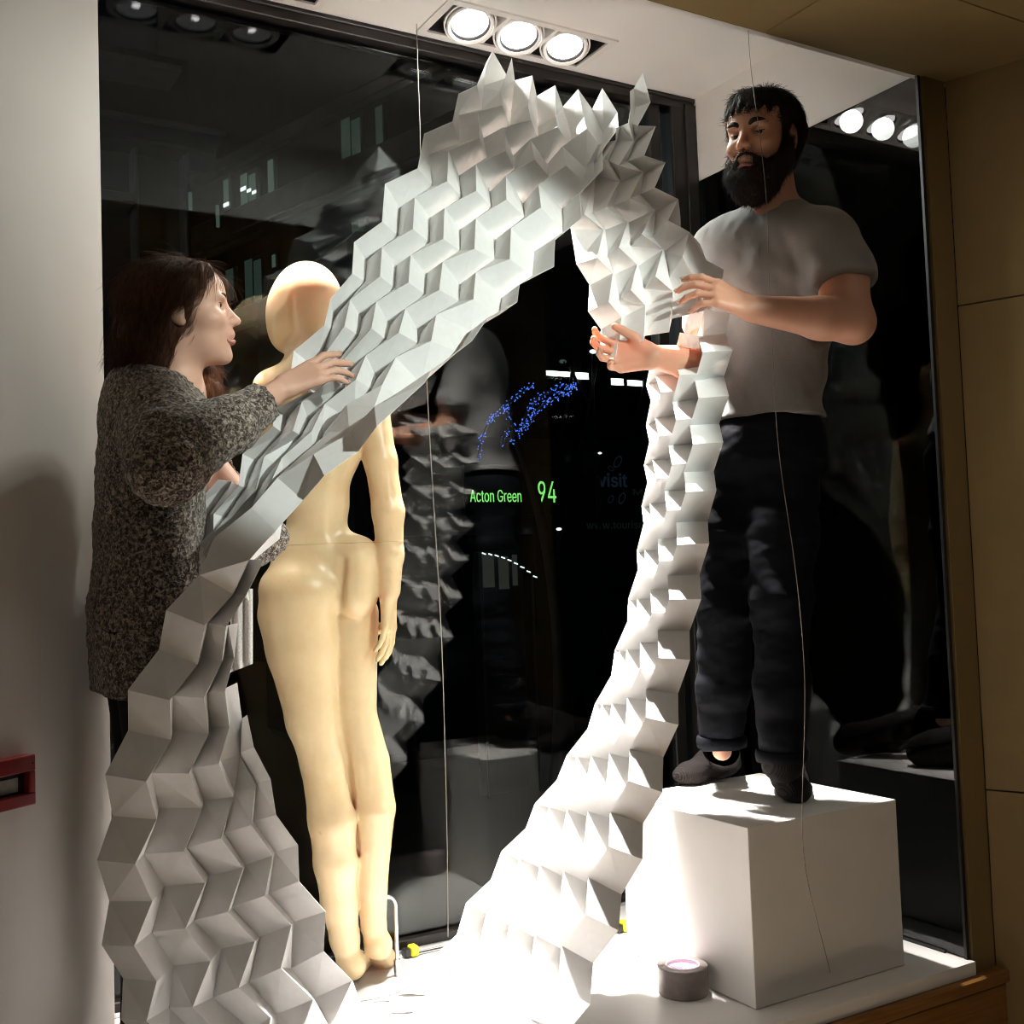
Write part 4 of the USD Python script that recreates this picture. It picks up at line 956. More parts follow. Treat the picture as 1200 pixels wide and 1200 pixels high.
# ------------------------------------------------------------------ the woman on the left
def woman():
    t = thing("person", "woman in marled knit cardigan with auburn hair reaching up to the paper", "person")
    hf = unit(0.955 * RT + 0.25 * FW + 0.13 * UP)
    hu = unit(UP - 0.12 * RT - hf * ((UP - 0.12 * RT) @ hf))
    bf = unit((0.88 * RT + 0.45 * FW) * np.array([1, 1, 0]))
    bl = np.cross(HZ, bf)
    B = np.array([bf, bl, HZ])
    hs = 0.985
    hc = at(214, 371, 2.36)
    lo, hi = np.array([0.20, 1.9, 0.0]), np.array([1.35, 2.84, 1.85])
    nb = at(206, 465, 2.37)
    shR, shL = at(192, 495, 2.25), at(196, 490, 2.52)
    elR, wrR = at(196, 548, 2.15), at(330, 455, 2.37)
    elL, wrL = at(312, 630, 2.47), at(262, 662, 2.36)
    chest, waist, pelv = at(172, 540, 2.38), at(172, 640, 2.38), at(170, 730, 2.39)
    b = Field(lo, hi, 0.0042)
    P, A = head(b, hc, hf, hu, hs, False, jaw=0.88)
    b.cone(P(-0.022, 0, -0.055), nb, 0.047, 0.052, 0.03)
    b.cone(nb, shR * 0.8 + nb * 0.2, 0.045, 0.045, 0.04).cone(nb, shL * 0.8 + nb * 0.2, 0.045, 0.045, 0.04)
    b.ell(chest + bf * 0.025, (0.078, 0.140, 0.17), B, 0.05).ell(waist + bf * 0.02, (0.07, 0.115, 0.15), B, 0.05).ell(pelv + bf * 0.012, (0.088, 0.15, 0.12), B, 0.05)
    b.chain([shR, elR], [0.046, 0.036], 0.03).chain([elR, elR * 0.65 + wrR * 0.35, wrR], [0.036, 0.036, 0.0235], 0.02)
    b.chain([shL, elL, wrL], [0.046, 0.036, 0.024], 0.02)
    for q in (-1, 1):
        hp = pelv + bl * 0.075 * q
        kn = hp + np.array([0, 0, -0.40]) + bf * 0.02
        an = np.array([kn[0], kn[1], 0.07]) - bf * 0.03
        b.chain([hp, kn, an], [0.078, 0.05, 0.034], 0.03)
        b.cone(an + np.array([0, 0, -0.03]), an + bf * 0.14 + np.array([0, 0, -0.045]), 0.036, 0.024, 0.02)
    tips = hand(b, wrR, 0.86 * RT + 0.50 * UP + 0.46 * FW, 0.75 * FW - 0.45 * UP + 0.30 * RT, UP - 0.5 * RT, ((-0.05, 0.42, 0.12), (0.12, 0.42, 0.15), (0.20, 0.45, 0.2), (0.2, 0.45, 0.2)), 0.10, 0.94, (0.25, 0.2), thumb_out=0.6)
    hand(b, wrL, -0.8 * RT - 0.5 * UP - 0.1 * FW, -FW, UP, ((0.3, 0.4, 0.3),) * 4, 0.08, 0.88)
    body = obj("body", b.mesh(4), M["skin_w"], t, True)
    face_parts(body, P, A, hs, {"eye": M["eye"], "iris": M["iris"], "brow": M["hair_w"], "lash": M["hair_w"], "lip": M["lip_w"], "brow_scale": 0.75, "skin": M["skin_w"]}, (1, -0.25, 0.12), True, 0.004, 0.55, 0.75, 0.72, 0.0017)
    for nl in nails(tips, 0.9):
        obj("fingernail", nl, M["nail"], body, True)
    # hair: cap swept back, long mass down the back, lock in front of the far shoulder
    h = Field(hc - np.array([0.3, 0.3, 0.42]), hc + 0.26, 0.0038)
    E = lambda x, y, z, rx, ry, rz, kk=0.015, cut=False: h.ell(P(x, y, z), np.array([rx, ry, rz]) * hs, A, kk, cut)
    E(-0.018, 0, 0.047, 0.105, 0.085, 0.081)
    E(-0.045, 0, 0.000, 0.072, 0.080, 0.095, 0.03)
    E(0.092, 0, -0.020, 0.068, 0.12, 0.098, 0.012, True)
    E(0.038, 0, -0.10, 0.075, 0.12, 0.080, 0.012, True)
    for q in (-1, 1):
        E(-0.006, q * 0.084, -0.004, 0.023, 0.022, 0.036, 0.008, True)
    h.cone(P(0.052, -0.045, 0.084), P(0.020, -0.073, 0.045), 0.020 * hs, 0.016 * hs, 0.015)     # swept over the near temple
    h.cone(P(0.020, -0.073, 0.045), P(-0.045, -0.078, 0.006), 0.018 * hs, 0.022 * hs, 0.015)
    h.cone(P(0.045, 0.0, 0.098), P(0.086, 0.030, 0.068), 0.018 * hs, 0.014 * hs, 0.012)
    h.cone(P(0.086, 0.030, 0.070), P(0.074, 0.062, 0.012), 0.014 * hs, 0.010 * hs, 0.012)       # far fringe
    back = [P(-0.060, -0.01, 0.02), P(-0.080, -0.01, -0.05), at(163, 425, 2.38), at(156, 475, 2.38)]
    h.chain(back, [0.064, 0.058, 0.050, 0.034], 0.03)
    h.chain([P(-0.06, -0.05, 0.02), at(176, 425, 2.33), at(172, 462, 2.32)], [0.040, 0.038, 0.022], 0.02)
    h.shell_noise(0.007, (90, 90, 16), 4, 3)
    hm = h.mesh(2)
    hair = obj("hair", hm, M["hair_w"], body, True)
    strands(hair, "strands", hm, 9000, 0.060, lambda p: f_down(p, P(0.03, 0, 0.12), hu, hf, -1.6), 0.0006, M["hair_w"], 8, 0.06, 0.06)
    h = Field(at(245, 455, 2.40) - 0.17, at(245, 455, 2.40) + 0.17, 0.0034)
    h.chain([at(226, 415, 2.46), at(240, 440, 2.44), at(247, 462, 2.41), at(246, 488, 2.40)], [0.024, 0.027, 0.022, 0.009], 0.02)
    h.shell_noise(0.006, (110, 110, 18), 6, 3)
    hm = h.mesh(2)
    lk = obj("hair_lock", hm, M["hair_wl"], hair, True)
    strands(lk, "strands", hm, 1500, 0.045, lambda p: p * 0 - HZ + 0.1 * RT, 0.0006, M["hair_wl"], 9, 0.12, 0.09)
    # top under the cardigan
    s = Field(lo, hi, 0.0055)
    s.ell(chest + bf * 0.024, (0.092, 0.140, 0.17), B, 0.05).ell(waist + bf * 0.02, (0.10, 0.125, 0.16), B, 0.05).ell(pelv + bf * 0.02, (0.115, 0.155, 0.13), B, 0.05)
    s.plane(at(200, 497, 2.38), unit(-HZ - 0.15 * bf))
    s.plane(at(200, 770, 2.38), HZ)
    s.shell_noise(0.006, (14, 14, 5), 31, 2)
    top = obj("top", s.mesh(2), M["top"], t, True)
    # lace front hem hanging below, seen beside the mannequin
    hem = []
    a0, a1 = at(278, 700, 2.50), at(298, 694, 2.52)
    n1, n2 = 9, 14
    vv = []
    for i in range(n1):
        for k_ in range(n2):
            p = at(270 + (296 - 270) * i / (n1 - 1), 690 + k_ / (n2 - 1) * (98 - 10 * i / (n1 - 1)), 2.50 + 0.012 * math.sin(i * 1.6))
            vv.append(p)
    vv = np.array(vv)
    fq = [[i * n2 + k_, (i + 1) * n2 + k_, (i + 1) * n2 + k_ + 1, i * n2 + k_ + 1] for i in range(n1 - 1) for k_ in range(n2 - 1)]
    fq = np.array(fq)
    off = FW * 0.003
    fr = np.vstack([fq, fq[:, ::-1] + len(vv)])
    per = [k_ for k_ in range(n2)] + [i * n2 + n2 - 1 for i in range(1, n1)] + [(n1 - 1) * n2 + k_ for k_ in range(n2 - 2, -1, -1)] + [i * n2 for i in range(n1 - 2, 0, -1)]
    rq = np.array([[per[i], per[(i + 1) % len(per)], per[(i + 1) % len(per)] + len(vv), per[i] + len(vv)] for i in range(len(per))])
    obj("lace_hem", (np.vstack([vv, vv + off]), np.vstack([fr, rq])), M["lace"], top, True)
    # cardigan
    s = Field(lo, hi, 0.0055)
    s.ell(chest + bf * 0.010, (0.111, 0.175, 0.205), B, 0.05).ell(chest + 0.12 * HZ - bf * 0.01, (0.085, 0.155, 0.09), B, 0.05).ell(waist + bf * 0.010, (0.103, 0.165, 0.20), B, 0.06).ell(pelv - bf * 0.002, (0.110, 0.185, 0.16), B, 0.06)
    hemc = at(160, 800, 2.39)
    s.ell(hemc + bf * 0.012, (0.100, 0.185, 0.12), B, 0.06)
    s.cone(nb - 0.03 * UP - bf * 0.01, shR * 0.9 + nb * 0.1, 0.060, 0.064, 0.05).cone(nb - 0.03 * UP - bf * 0.02, shL * 0.9 + nb * 0.1, 0.062, 0.066, 0.05)
    cuff = elR * 0.17 + wrR * 0.83
    s.chain([shR, shR * 0.5 + elR * 0.5, elR, elR * 0.5 + wrR * 0.5, cuff], [0.074, 0.070, 0.064, 0.056, 0.046], 0.035)
    s.chain([shL, elL, wrL * 0.9 + elL * 0.1], [0.070, 0.046, 0.040], 0.03)
    s.plane(hemc - 0.02 * UP - 0.03 * bf, unit(HZ + 0.10 * bf))
    # open front and neck
    sl, Pp = s.block(chest, 0.6)
    q = Pp - chest
    x, y, z = q @ bf, q @ bl, q[..., 2]
    gap = 0.045 + 0.05 * np.clip((z + 0.1) / 0.3, 0, 1)
    inside = np.minimum(gap - np.abs(y), x - 0.02)
    arm = np.linalg.norm(Pp - (elR + np.clip(((Pp - elR) @ (wrR - elR)) / ((wrR - elR) @ (wrR - elR)), 0, 1)[..., None] * (wrR - elR)), axis=-1) < 0.10
    s.f[sl] = np.where(arm, s.f[sl], np.maximum(s.f[sl], inside.astype(np.float32)))
    s.cone(P(-0.02, 0, -0.05), nb + bf * 0.02 - 0.02 * UP, 0.056, 0.066, 0.006, True)
    axr = unit(wrR - elR)
    s.shell_noise(0.014, (9, 9, 7), 41, 3)
    s.shell_noise(0.003, (110, 110, 110), 43, 1)
    sl, Pp = s.block(wrR, 0.12)
    s.f[sl] = np.maximum(s.f[sl], ((Pp - cuff) @ axr).astype(np.float32))
    obj("cardigan", s.mesh(2), M["knit"], t, True)
    # trousers
    s = Field(lo, hi, 0.006)
    s.ell(pelv - 0.02 * UP, (0.105, 0.155, 0.12), B, 0.03)
    for q in (-1, 1):
        hp = pelv + bl * 0.075 * q
        kn = hp + np.array([0, 0, -0.40]) + bf * 0.02
        an = np.array([kn[0], kn[1], 0.07]) - bf * 0.03
        s.chain([hp, kn, an], [0.086, 0.060, 0.046], 0.03)
    s.plane((0, 0, 0.06), HZ)
    obj("trousers", s.mesh(2), M["trousers"], t, True)
    for q in (-1, 1):
        hp = pelv + bl * 0.075 * q
        an = np.array([hp[0], hp[1], 0.07]) - bf * 0.01
        k = Field(an - 0.2, an + 0.2, 0.005)
        k.cone(an + np.array([0, 0, 0.01]), an - np.array([0, 0, 0.03]), 0.045, 0.042, 0.02)
        k.cone(an - np.array([0, 0, 0.03]), an + bf * 0.15 - np.array([0, 0, 0.04]), 0.042, 0.032, 0.02)
        k.plane((0, 0, 0.001), HZ)
        obj("shoe", k.mesh(2), M["black"], t, True)
    return t


woman()

# ------------------------------------------------------------------ the mannequin
M["mann"] = mat("mannequin_fibreglass", {
    "t": ("texture_coordinate", {}), "n": ("noise_texture", {"scale": 7.0, "detail": 6.0, "roughness": 0.65}),
    "r": ("rgb_ramp", {"ramp": [(0.25, (0.52, 0.38, 0.20)), (0.55, (0.60, 0.465, 0.27)), (0.8, (0.64, 0.51, 0.32))]}),
    "n2": ("noise_texture", {"scale": 26.0, "detail": 3.0}), "r2": ("rgb_ramp", {"ramp": [(0.70, (1, 1, 1)), (0.80, (0.55, 0.48, 0.47))]}),
    "mx": ("mix", {"mix_type": "multiply", "fac": 0.55}),
    "p": ("principled_bsdf", {"roughness": 0.38, "specular_ior_level": 0.45, "subsurface_weight": 0.12, "subsurface_scale": 0.02})},
    [("t.object", "n.vector"), ("n.fac", "r.fac"), ("t.object", "n2.vector"), ("n2.fac", "r2.fac"), ("r.color", "mx.color1"), ("r2.color", "mx.color2"), ("mx.color", "p.base_color")])


def mannequin():
    t = thing("mannequin", "bald cream fibreglass mannequin seen from behind inside the paper loop", "mannequin")
    D = 2.90
    q = lambda px, py, d=0.0: at(px, py, D + d)
    lo, hi = np.array([0.70, 2.35, 0.0]), np.array([1.50, 2.93, 1.92])
    b = Field(lo, hi, 0.0045)
    X, Z = RT, UP
    A = np.array([RT, UP, FW])
    # head
    b.ell(q(360, 352, 0.02), (0.090, 0.100, 0.088), A, 0.02)
    b.ell(q(349, 372, 0.03), (0.066, 0.088, 0.075), A, 0.04)
    b.ell(q(337, 392, 0.055), (0.034, 0.040, 0.040), A, 0.03)
    b.cone(q(366, 375, -0.02), q(368, 425, -0.01), 0.040, 0.046, 0.02)
    b.ell(q(333, 376, 0.03), (0.040, 0.074, 0.066), A, 0.03)
    b.cone(q(341, 345, -0.070), q(345, 408, -0.045), 0.004, 0.008, 0.010, True)
    # torso from the back
    b.ell(q(378, 478, 0.01), (0.125, 0.085, 0.070), A, 0.05)
    b.ell(q(380, 520), (0.098, 0.12, 0.072), A, 0.05)
    b.ell(q(372, 590), (0.082, 0.09, 0.062), A, 0.05)
    b.ell(q(370, 650, 0.01), (0.115, 0.085, 0.075), A, 0.05)
    b.cone(q(368, 425), q(322, 457, 0.01), 0.045, 0.048, 0.05).cone(q(368, 425), q(432, 470, 0.01), 0.045, 0.046, 0.05)
    b.cone(q(398, 520, -0.068), q(396, 625, -0.052), 0.004, 0.006, 0.03, True)       # spine
    # buttocks
    b.ell(q(352, 692, -0.020), (0.106, 0.085, 0.085), A, 0.03)
    b.ell(q(418, 690, 0.0), (0.057, 0.080, 0.074), A, 0.035)
    b.ell(q(420, 655, 0.0), (0.055, 0.06, 0.07), A, 0.03)
    # legs
    b.chain([q(350, 720, 0.0), q(355, 760, 0.0), q(367, 843, -0.01), q(379, 893, -0.02), q(390, 960, -0.025), q(394, 1010, -0.02), q(398, 1060, -0.015), q(404, 1100, -0.015), q(408, 1122, -0.015)],
            [0.104, 0.092, 0.068, 0.057, 0.061, 0.056, 0.046, 0.036, 0.031], 0.015)
    b.chain([q(414, 720, 0.04), q(414, 760, 0.045), q(414, 837, 0.04), q(430, 893, 0.02), q(438, 947, 0.01), q(436, 993, 0.01), q(436, 1043, 0.01), q(438, 1085, 0.01), q(440, 1098, 0.01)],
            [0.066, 0.063, 0.060, 0.058, 0.056, 0.048, 0.039, 0.033, 0.030], 0.005)
    b.cone(q(402, 660, -0.062), q(396, 735, -0.055), 0.004, 0.012, 0.02, True)
    b.cone(q(396, 740, -0.045), q(399, 850, -0.03), 0.012, 0.010, 0.012, True)
    b.cone(q(399, 850, -0.03), q(421, 1000, -0.02), 0.010, 0.007, 0.010, True)
    # raised heels and arched feet towards the street
    fo = unit(FW * np.array([1, 1, 0.0]))
    for heel, toe in ((q(413, 1132, -0.02), None), (q(444, 1108, 0.01), None)):
        ball = heel + fo * 0.09
        ball[2] = 0.03
        tip = ball + fo * 0.05
        tip[2] = 0.022
        hz = heel.copy()
        b.cone(heel, heel, 0.031, 0.031, 0.02)
        b.cone(heel, ball, 0.029, 0.027, 0.02).cone(ball, tip, 0.027, 0.018, 0.02)
    # right arm hanging, with a hand
    b.chain([q(434, 472, 0.01), q(446, 540, 0.0), q(455, 600, -0.005), q(457, 650, -0.01), q(457, 692, -0.01)], [0.046, 0.041, 0.040, 0.034, 0.027], 0.015)
    hand(b, q(455, 698, -0.01), -UP + 0.02 * RT, RT * -0.9 + FW * 0.2, FW * 0.9, ((0.12, 0.2, 0.15), (0.15, 0.22, 0.15), (0.18, 0.25, 0.2), (0.22, 0.25, 0.2)), 0.05, 0.93, (0.25, 0.2), thumb_out=0.5)
    # left upper arm stump hidden behind the paper
    b.chain([q(318, 455, 0.01), q(318, 560, 0.03)], [0.043, 0.036], 0.03)
    b.plane((0, 0, 0.003), HZ)
    mesh = b.mesh(5)
    # seams: cut the body at the waist and the wrist, as such mannequins come apart
    wz, hz = q(380, 638)[2], q(455, 692)[2]
    fc = mesh.triangles_center
    M_up = fc[:, 2] > wz
    armside = (fc - q(440, 640)) @ RT > 0.0
    wrist = armside & (fc[:, 2] < hz) & (fc[:, 2] > q(455, 800)[2])
    armpart = armside & (fc[:, 2] >= hz) & (fc[:, 2] <= wz) & (((fc - q(446, 640)) @ RT) > 0.004)

    def piece(mask, shrink):
        p = mesh.submesh([np.nonzero(mask)[0]], append=True, repair=False)
        return p

    body = obj("body", mesh, M["mann"], t, True)
    # raised seam rings
    M["seam"] = plain("mannequin_seam", (0.50, 0.38, 0.20), 0.5)
    sec = mesh.section(plane_origin=[0, 0, wz], plane_normal=[0, 0, 1])
    for ent in sec.discrete:
        c = ent.mean(0)
        obj("waist_seam", tube(ent, 0.0012, 5), M["seam"], body, True) if len(ent) > 60 else None
    sec = mesh.section(plane_origin=q(455, 693), plane_normal=UP)
    for ent in sec.discrete:
        if ((ent.mean(0) - q(450, 693)) @ RT) > -0.01 and len(ent) > 8:
            obj("wrist_seam", tube(ent, 0.0011, 5), M["seam"], body, True)
    # chrome support rod from the calf to a foot plate
    st = thing("mannequin_stand", "bent chrome rod and clear foot plate holding up the mannequin", "stand")
    top, bend, foot = q(451, 1052, 0.02), q(466, 1075, 0.0), ground(466, 1145, 0.004)
    bend = np.array([foot[0], foot[1], at(466, 1072, 2.80)[2]])
    obj("rod", tube(np.vstack([smooth_path([top, (top + bend) / 2 + 0.004 * UP, bend - np.array([0, 0, 0.012])], 12), [bend - np.array([0, 0, 0.05])], [foot + np.array([0, 0, 0.03])], [foot]]), 0.0052, 12), M["steel"], st, 40)
    obj("socket", frame_mesh(lathe([(0.0, 0), (0.009, 0), (0.009, 0.045), (0.006, 0.047), (0.0, 0.047)], 24), foot, [1, 0, 0], [0, 1, 0], [0, 0, 1]), M["steel"], st, 40)
    M["clear"] = mat("foot_plate_acrylic", {"p": ("principled_bsdf", {"base_color": (0.85, 0.86, 0.85), "roughness": 0.15, "transmission_weight": 0.45})})
    pl_ = lathe([(0.0, 0.0), (0.15, 0.0), (0.152, 0.004), (0.15, 0.008), (0.0, 0.008)], 64)
    pl_.apply_translation([foot[0] - 0.09, foot[1] + 0.05, 0.0006])
    obj("foot_plate", pl_, M["clear"], st, 40)
    return t


mannequin()

# ------------------------------------------------------------------ the street outside at night
M["asphalt"] = plain("asphalt", (0.018, 0.018, 0.020), 0.5, 0.4, 0.2, 40.0)
M["stone"] = plain("dark_stone", (0.030, 0.032, 0.037), 0.85, 0.2, 0.2, 3.0)
M["stone2"] = plain("dark_stone_cornice", (0.07, 0.073, 0.08), 0.8, 0.2, 0.2, 3.0)
M["bus"] = plain("bus_paint", (0.010, 0.011, 0.012), 0.25, 0.5, 0.1)
M["busglass"] = plain("bus_window", (0.004, 0.005, 0.006), 0.05, 0.6, 0.1)
M["ad"] = plain("bus_advert_green", (0.010, 0.020, 0.015), 0.5, 0.4, 0.1)
M["adtext"] = glow("advert_print", (0.05, 0.09, 0.16), 0.11)
M["adtext2"] = glow("advert_print_dim", (0.04, 0.07, 0.06), 0.09)
M["adbadge"] = plain("advert_badge", (0.010, 0.008, 0.016), 0.5)
M["led"] = glow("led_green", (0.30, 1.0, 0.22), 0.95)
M["tube"] = glow("bus_light_tube", (0.9, 1.0, 0.93), 2.2)
M["bulb_blue"] = glow("fairy_light_blue", (0.10, 0.22, 1.0), 1.6)
M["bulb_white"] = glow("small_white_light", (0.8, 0.95, 1.0), 1.6)
M["win_dim"] = glow("lit_window_dim", (0.10, 0.16, 0.13), 0.20)
M["win_mid"] = glow("lit_window", (0.16, 0.24, 0.20), 0.32)
M["win_tube"] = glow("office_tube", (0.9, 1.0, 0.95), 1.3)
M["shopglow"] = glow("far_shop_window", (0.20, 0.20, 0.17), 0.12)
M["bark"] = plain("dark_bark", (0.012, 0.010, 0.009), 0.8)
struct("pavement", box(-30, 40, 3.3, 60, -0.80, -0.72), M["asphalt"], "dark street and pavement outside the window", "street")

# double-decker bus
BY = 7.98
bus = thing("bus", "dark double-decker bus outside with a green lit route display", "bus")
obj("body_shell", box(3.35, 12.0, 8.0, 10.4, -0.40, 3.75, 0.08), M["bus"], bus)
for x0, x1, z0, z1 in ((3.7, 5.35, 2.15, 3.05), (5.45, 7.0, 2.15, 3.05), (7.1, 8.7, 2.15, 3.05), (3.6, 4.9, 0.55, 1.35)):
    obj("window", box(x0, x1, BY + 0.004, 8.01, z0, z1, 0.004), M["busglass"], bus)
pa, pb = on(682, 530, 1, BY), on(775, 650, 1, BY)
ad = obj("advert_panel", box(pa[0], pb[0] + 0.8, BY + 0.005, 8.005, pb[2], pa[2], 0.003), M["ad"], bus)


def street_text(txt, px, py, px2, cap, mt, nm, y=BY, parent=None, bold=False, depth=0.006):
    """Lettering on the plane at y, from pixel (px, py) on the baseline to px2, capitals cap pixels tall."""
    a, b2, c = on(px, py, 1, y), on(px2, py, 1, y), on(px, py - cap, 1, y)
    tm = meshkit.text_mesh(txt, 0.1, 0.004, bold)
    w = tm.bounds[1][0] - tm.bounds[0][0]
    tm.apply_translation([-tm.bounds[0][0], 0, 0])
    tm.apply_scale([(b2[0] - a[0]) / w, (c[2] - a[2]) / 0.1, 1.0])
    return obj(nm, frame_mesh(tm, a, [1, 0, 0], [0, 0, 1], [0, -1, 0]), mt, parent)


dp = [on(545, 600, 1, BY), on(660, 553, 1, BY)]
disp = obj("route_display", box(dp[0][0], dp[1][0], BY, 8.0, dp[0][2] - 0.03, dp[1][2] + 0.05, 0.004), M["black"], bus)
M["ledoff"] = M["black"]
street_text("Acton Green", 551, 588, 611, 14.0, M["led"], "destination_text", BY - 0.002, disp)
street_text("94", 631, 589, 652, 25.0, M["led"], "route_number", BY - 0.002, disp)
street_text("visit", 701, 570, 735, 15.0, M["adtext"], "advert_text", BY + 0.001, ad, True)
street_text("www.tourism", 687, 620, 757, 9.0, M["adtext2"], "advert_text", BY + 0.001, ad)
ba, bb = on(738, 535, 1, BY), on(778, 587, 1, BY)
bd = obj("advert_badge", box(ba[0], bb[0], BY - 0.002, BY + 0.004, bb[2], ba[2], 0.002), M["adbadge"], bus)
street_text("MAL", 742, 580, 772, 7.0, M["adtext2"], "badge_text", BY - 0.004, bd)
for (cx, cy, rx, rz, an) in ((724, 541, 0.055, 0.03, 0.9), (716, 549, 0.03, 0.018, -0.3), (716, 585, 0.035, 0.022, 0.8), (729, 584, 0.05, 0.028, 1.0)):
    c = on(cx, cy, 1, BY)
    e = trimesh.creation.torus(1.0, 0.12, major_sections=20, minor_sections=6)
    e.apply_scale([rx, rz, 0.004])
    xa = np.array([math.cos(an), 0, math.sin(an)])
    obj("leaf_mark", frame_mesh(e, c + np.array([0, -0.0, 0]), xa, np.cross([0, -1.0, 0], xa), [0, -1, 0]), M["adtext"], ad)
for k, (xa, ya, xb, yb) in enumerate(((640, 434, 671, 442), (674, 436, 690, 445), (716, 443, 731, 452), (735, 445, 753, 453))):
    a, b2 = on(xa, ya, 1, BY), on(xb, yb, 1, BY)
    obj("interior_light", box(a[0], b2[0], BY - 0.004, BY + 0.004, b2[2], a[2], 0.002), M["tube"], bus)
for (a_, b_) in (((672, 425), (650, 560)), ((700, 425), (655, 640)), ((757, 440), (748, 480)), ((668, 430), (688, 470))):
    p, r_ = on(*a_, 1, BY - 0.02), on(*b_, 1, BY - 0.02)
    obj("cable", tube([p, p * 0.5 + r_ * 0.5 + np.array([0, 0, -0.02]), r_], 0.014, 6), M["black"], bus)

# shopfront glow low behind the bus, dashes of light, small lamps
ss = thing("far_shopfront", "dim grey shop window low across the street between sculpture and bus", "shop window")
for xa, ya, xb, yb in ((563, 650, 580, 688), (584, 652, 597, 690), (600, 650, 607, 686)):
    a, b2 = on(xa, ya, 1, 7.9), on(xb, yb, 1, 7.9)
    f_ = obj("window_frame", box(a[0] - 0.02, b2[0] + 0.02, 7.905, 7.94, b2[2] - 0.02, a[2] + 0.02, 0.004), M["black"], ss)
    obj("pane", box(a[0], b2[0], 7.90, 7.906, b2[2], a[2], 0.001), M["shopglow"], f_)
lc = thing("light_chain", "short slanting chain of small white lights low in the street", "string lights")
n_ = 9
for i in range(n_):
    u = i / (n_ - 1)
    a = on(565 + 60 * u, 648 + 4 * u + 23 * u * u, 1, 7.8)
    b2 = on(565 + 60 * u + 4.2, 648 + 4 * u + 23 * u * u + 1.6, 1, 7.8)
    obj("bulb", tube([a, b2], 0.006, 6), M["bulb_white"], lc)
for k, (px, py, r_, lab) in enumerate(((655, 620, 0.016, "small white light beside the green bus route number"), (703, 531, 0.012, "faint white light above the bus advert"), (695, 412, 0.022, "bluish white lamp beside the man's lower hand"))):
    s_ = trimesh.creation.icosphere(2, r_)
    s_.apply_scale([1.6, 1, 0.8])
    s_.apply_translation(on(px, py, 1, 7.75))
    sl_ = thing("street_light", lab, "lamp")
    obj("bulb", s_, M["bulb_white"], sl_, True)
    pc = on(px, py, 1, 7.75)
    obj("pole", tube([[pc[0], 7.77, -0.72], [pc[0], 7.77, pc[2]]], 0.008, 6), M["black"], sl_)

for px in (565, 625):
    pc = on(px, 650 if px == 565 else 676, 1, 7.8)
    obj("post", tube([[pc[0], 7.82, -0.72], [pc[0], 7.82, pc[2]]], 0.01, 6), M["black"], lc)
obj("shop_wall", box(on(555, 670, 1, 7.95)[0], on(612, 670, 1, 7.95)[0], 7.945, 7.975, -0.72, on(600, 645, 1, 7.95)[2]), M["black"], ss)
# tree with blue fairy lights
tr = thing("street_tree", "bare dark tree branches wrapped in blue fairy lights", "tree")
TY = 6.2
strokes = [[(561, 537), (567, 508), (577, 490), (588, 480), (594, 472)], [(588, 480), (606, 464), (625, 451)], [(596, 478), (598, 495), (606, 502), (620, 478), (640, 462), (652, 460), (674, 448)],
           [(588, 522), (603, 505), (618, 500), (626, 486), (648, 468), (672, 459)], [(600, 520), (612, 502)], [(642, 460), (658, 452), (674, 456)], [(620, 478), (628, 470)]]
trunk = [on(640, 700, 1, TY), on(632, 600, 1, TY), on(610, 530, 1, TY), on(598, 500, 1, TY)]
trunk[0][2] = -0.72
obj("trunk", tube(smooth_path(trunk, 14), np.linspace(0.09, 0.02, 14), 8), M["bark"], tr, True)
bulbs, twigs = [], []
for st in strokes:
    P3 = smooth_path([on(x, y, 1, TY) for x, y in st], 30)
    obj("branch", tube(P3, np.linspace(0.012, 0.005, 30), 6), M["bark"], tr, True)
    ln = np.linalg.norm(np.diff(P3, axis=0), axis=1).sum()
    for q in range(int(ln / 0.0055)):
        u = rng.random() * 28.99
        c = P3[int(u)] * (1 - u % 1) + P3[int(u) + 1] * (u % 1) + rng.normal(0, 0.010, 3)
        s_ = trimesh.creation.icosphere(0, 0.0044)
        s_.apply_translation(c)
        bulbs.append(s_)
tag(obj("fairy_lights", bulbs, M["bulb_blue"], tr), "tiny blue lights along the branches", None, None, "stuff")

# far office building: facade running away to the left, with lit windows
yw = math.radians(-16)
FD = np.array([math.sin(yw), math.cos(yw), 0.0])
FN = np.array([FD[1], -FD[0], 0.0])
F0 = at(350, 220, 24.0)


def fac(px, py, off=0.0):
    v = ray(px, py)
    return CAM + v * ((F0 + FN * off - CAM) @ FN) / (v @ FN)


def fac_box(pa, pb, o0, o1, bev=0.0):
    """Box on the facade between two pixels, from o0 to o1 off its face (towards the viewer negative)."""
    a, b2 = fac(*pa), fac(*pb)
    s0, s1 = (a - F0) @ FD, (b2 - F0) @ FD
    return frame_mesh(box(min(s0, s1), max(s0, s1), min(o0, o1), max(o0, o1), min(a[2], b2[2]), max(a[2], b2[2]), bev), F0 * np.array([1, 1, 0]), FD, FN, [0, 0, 1.0])


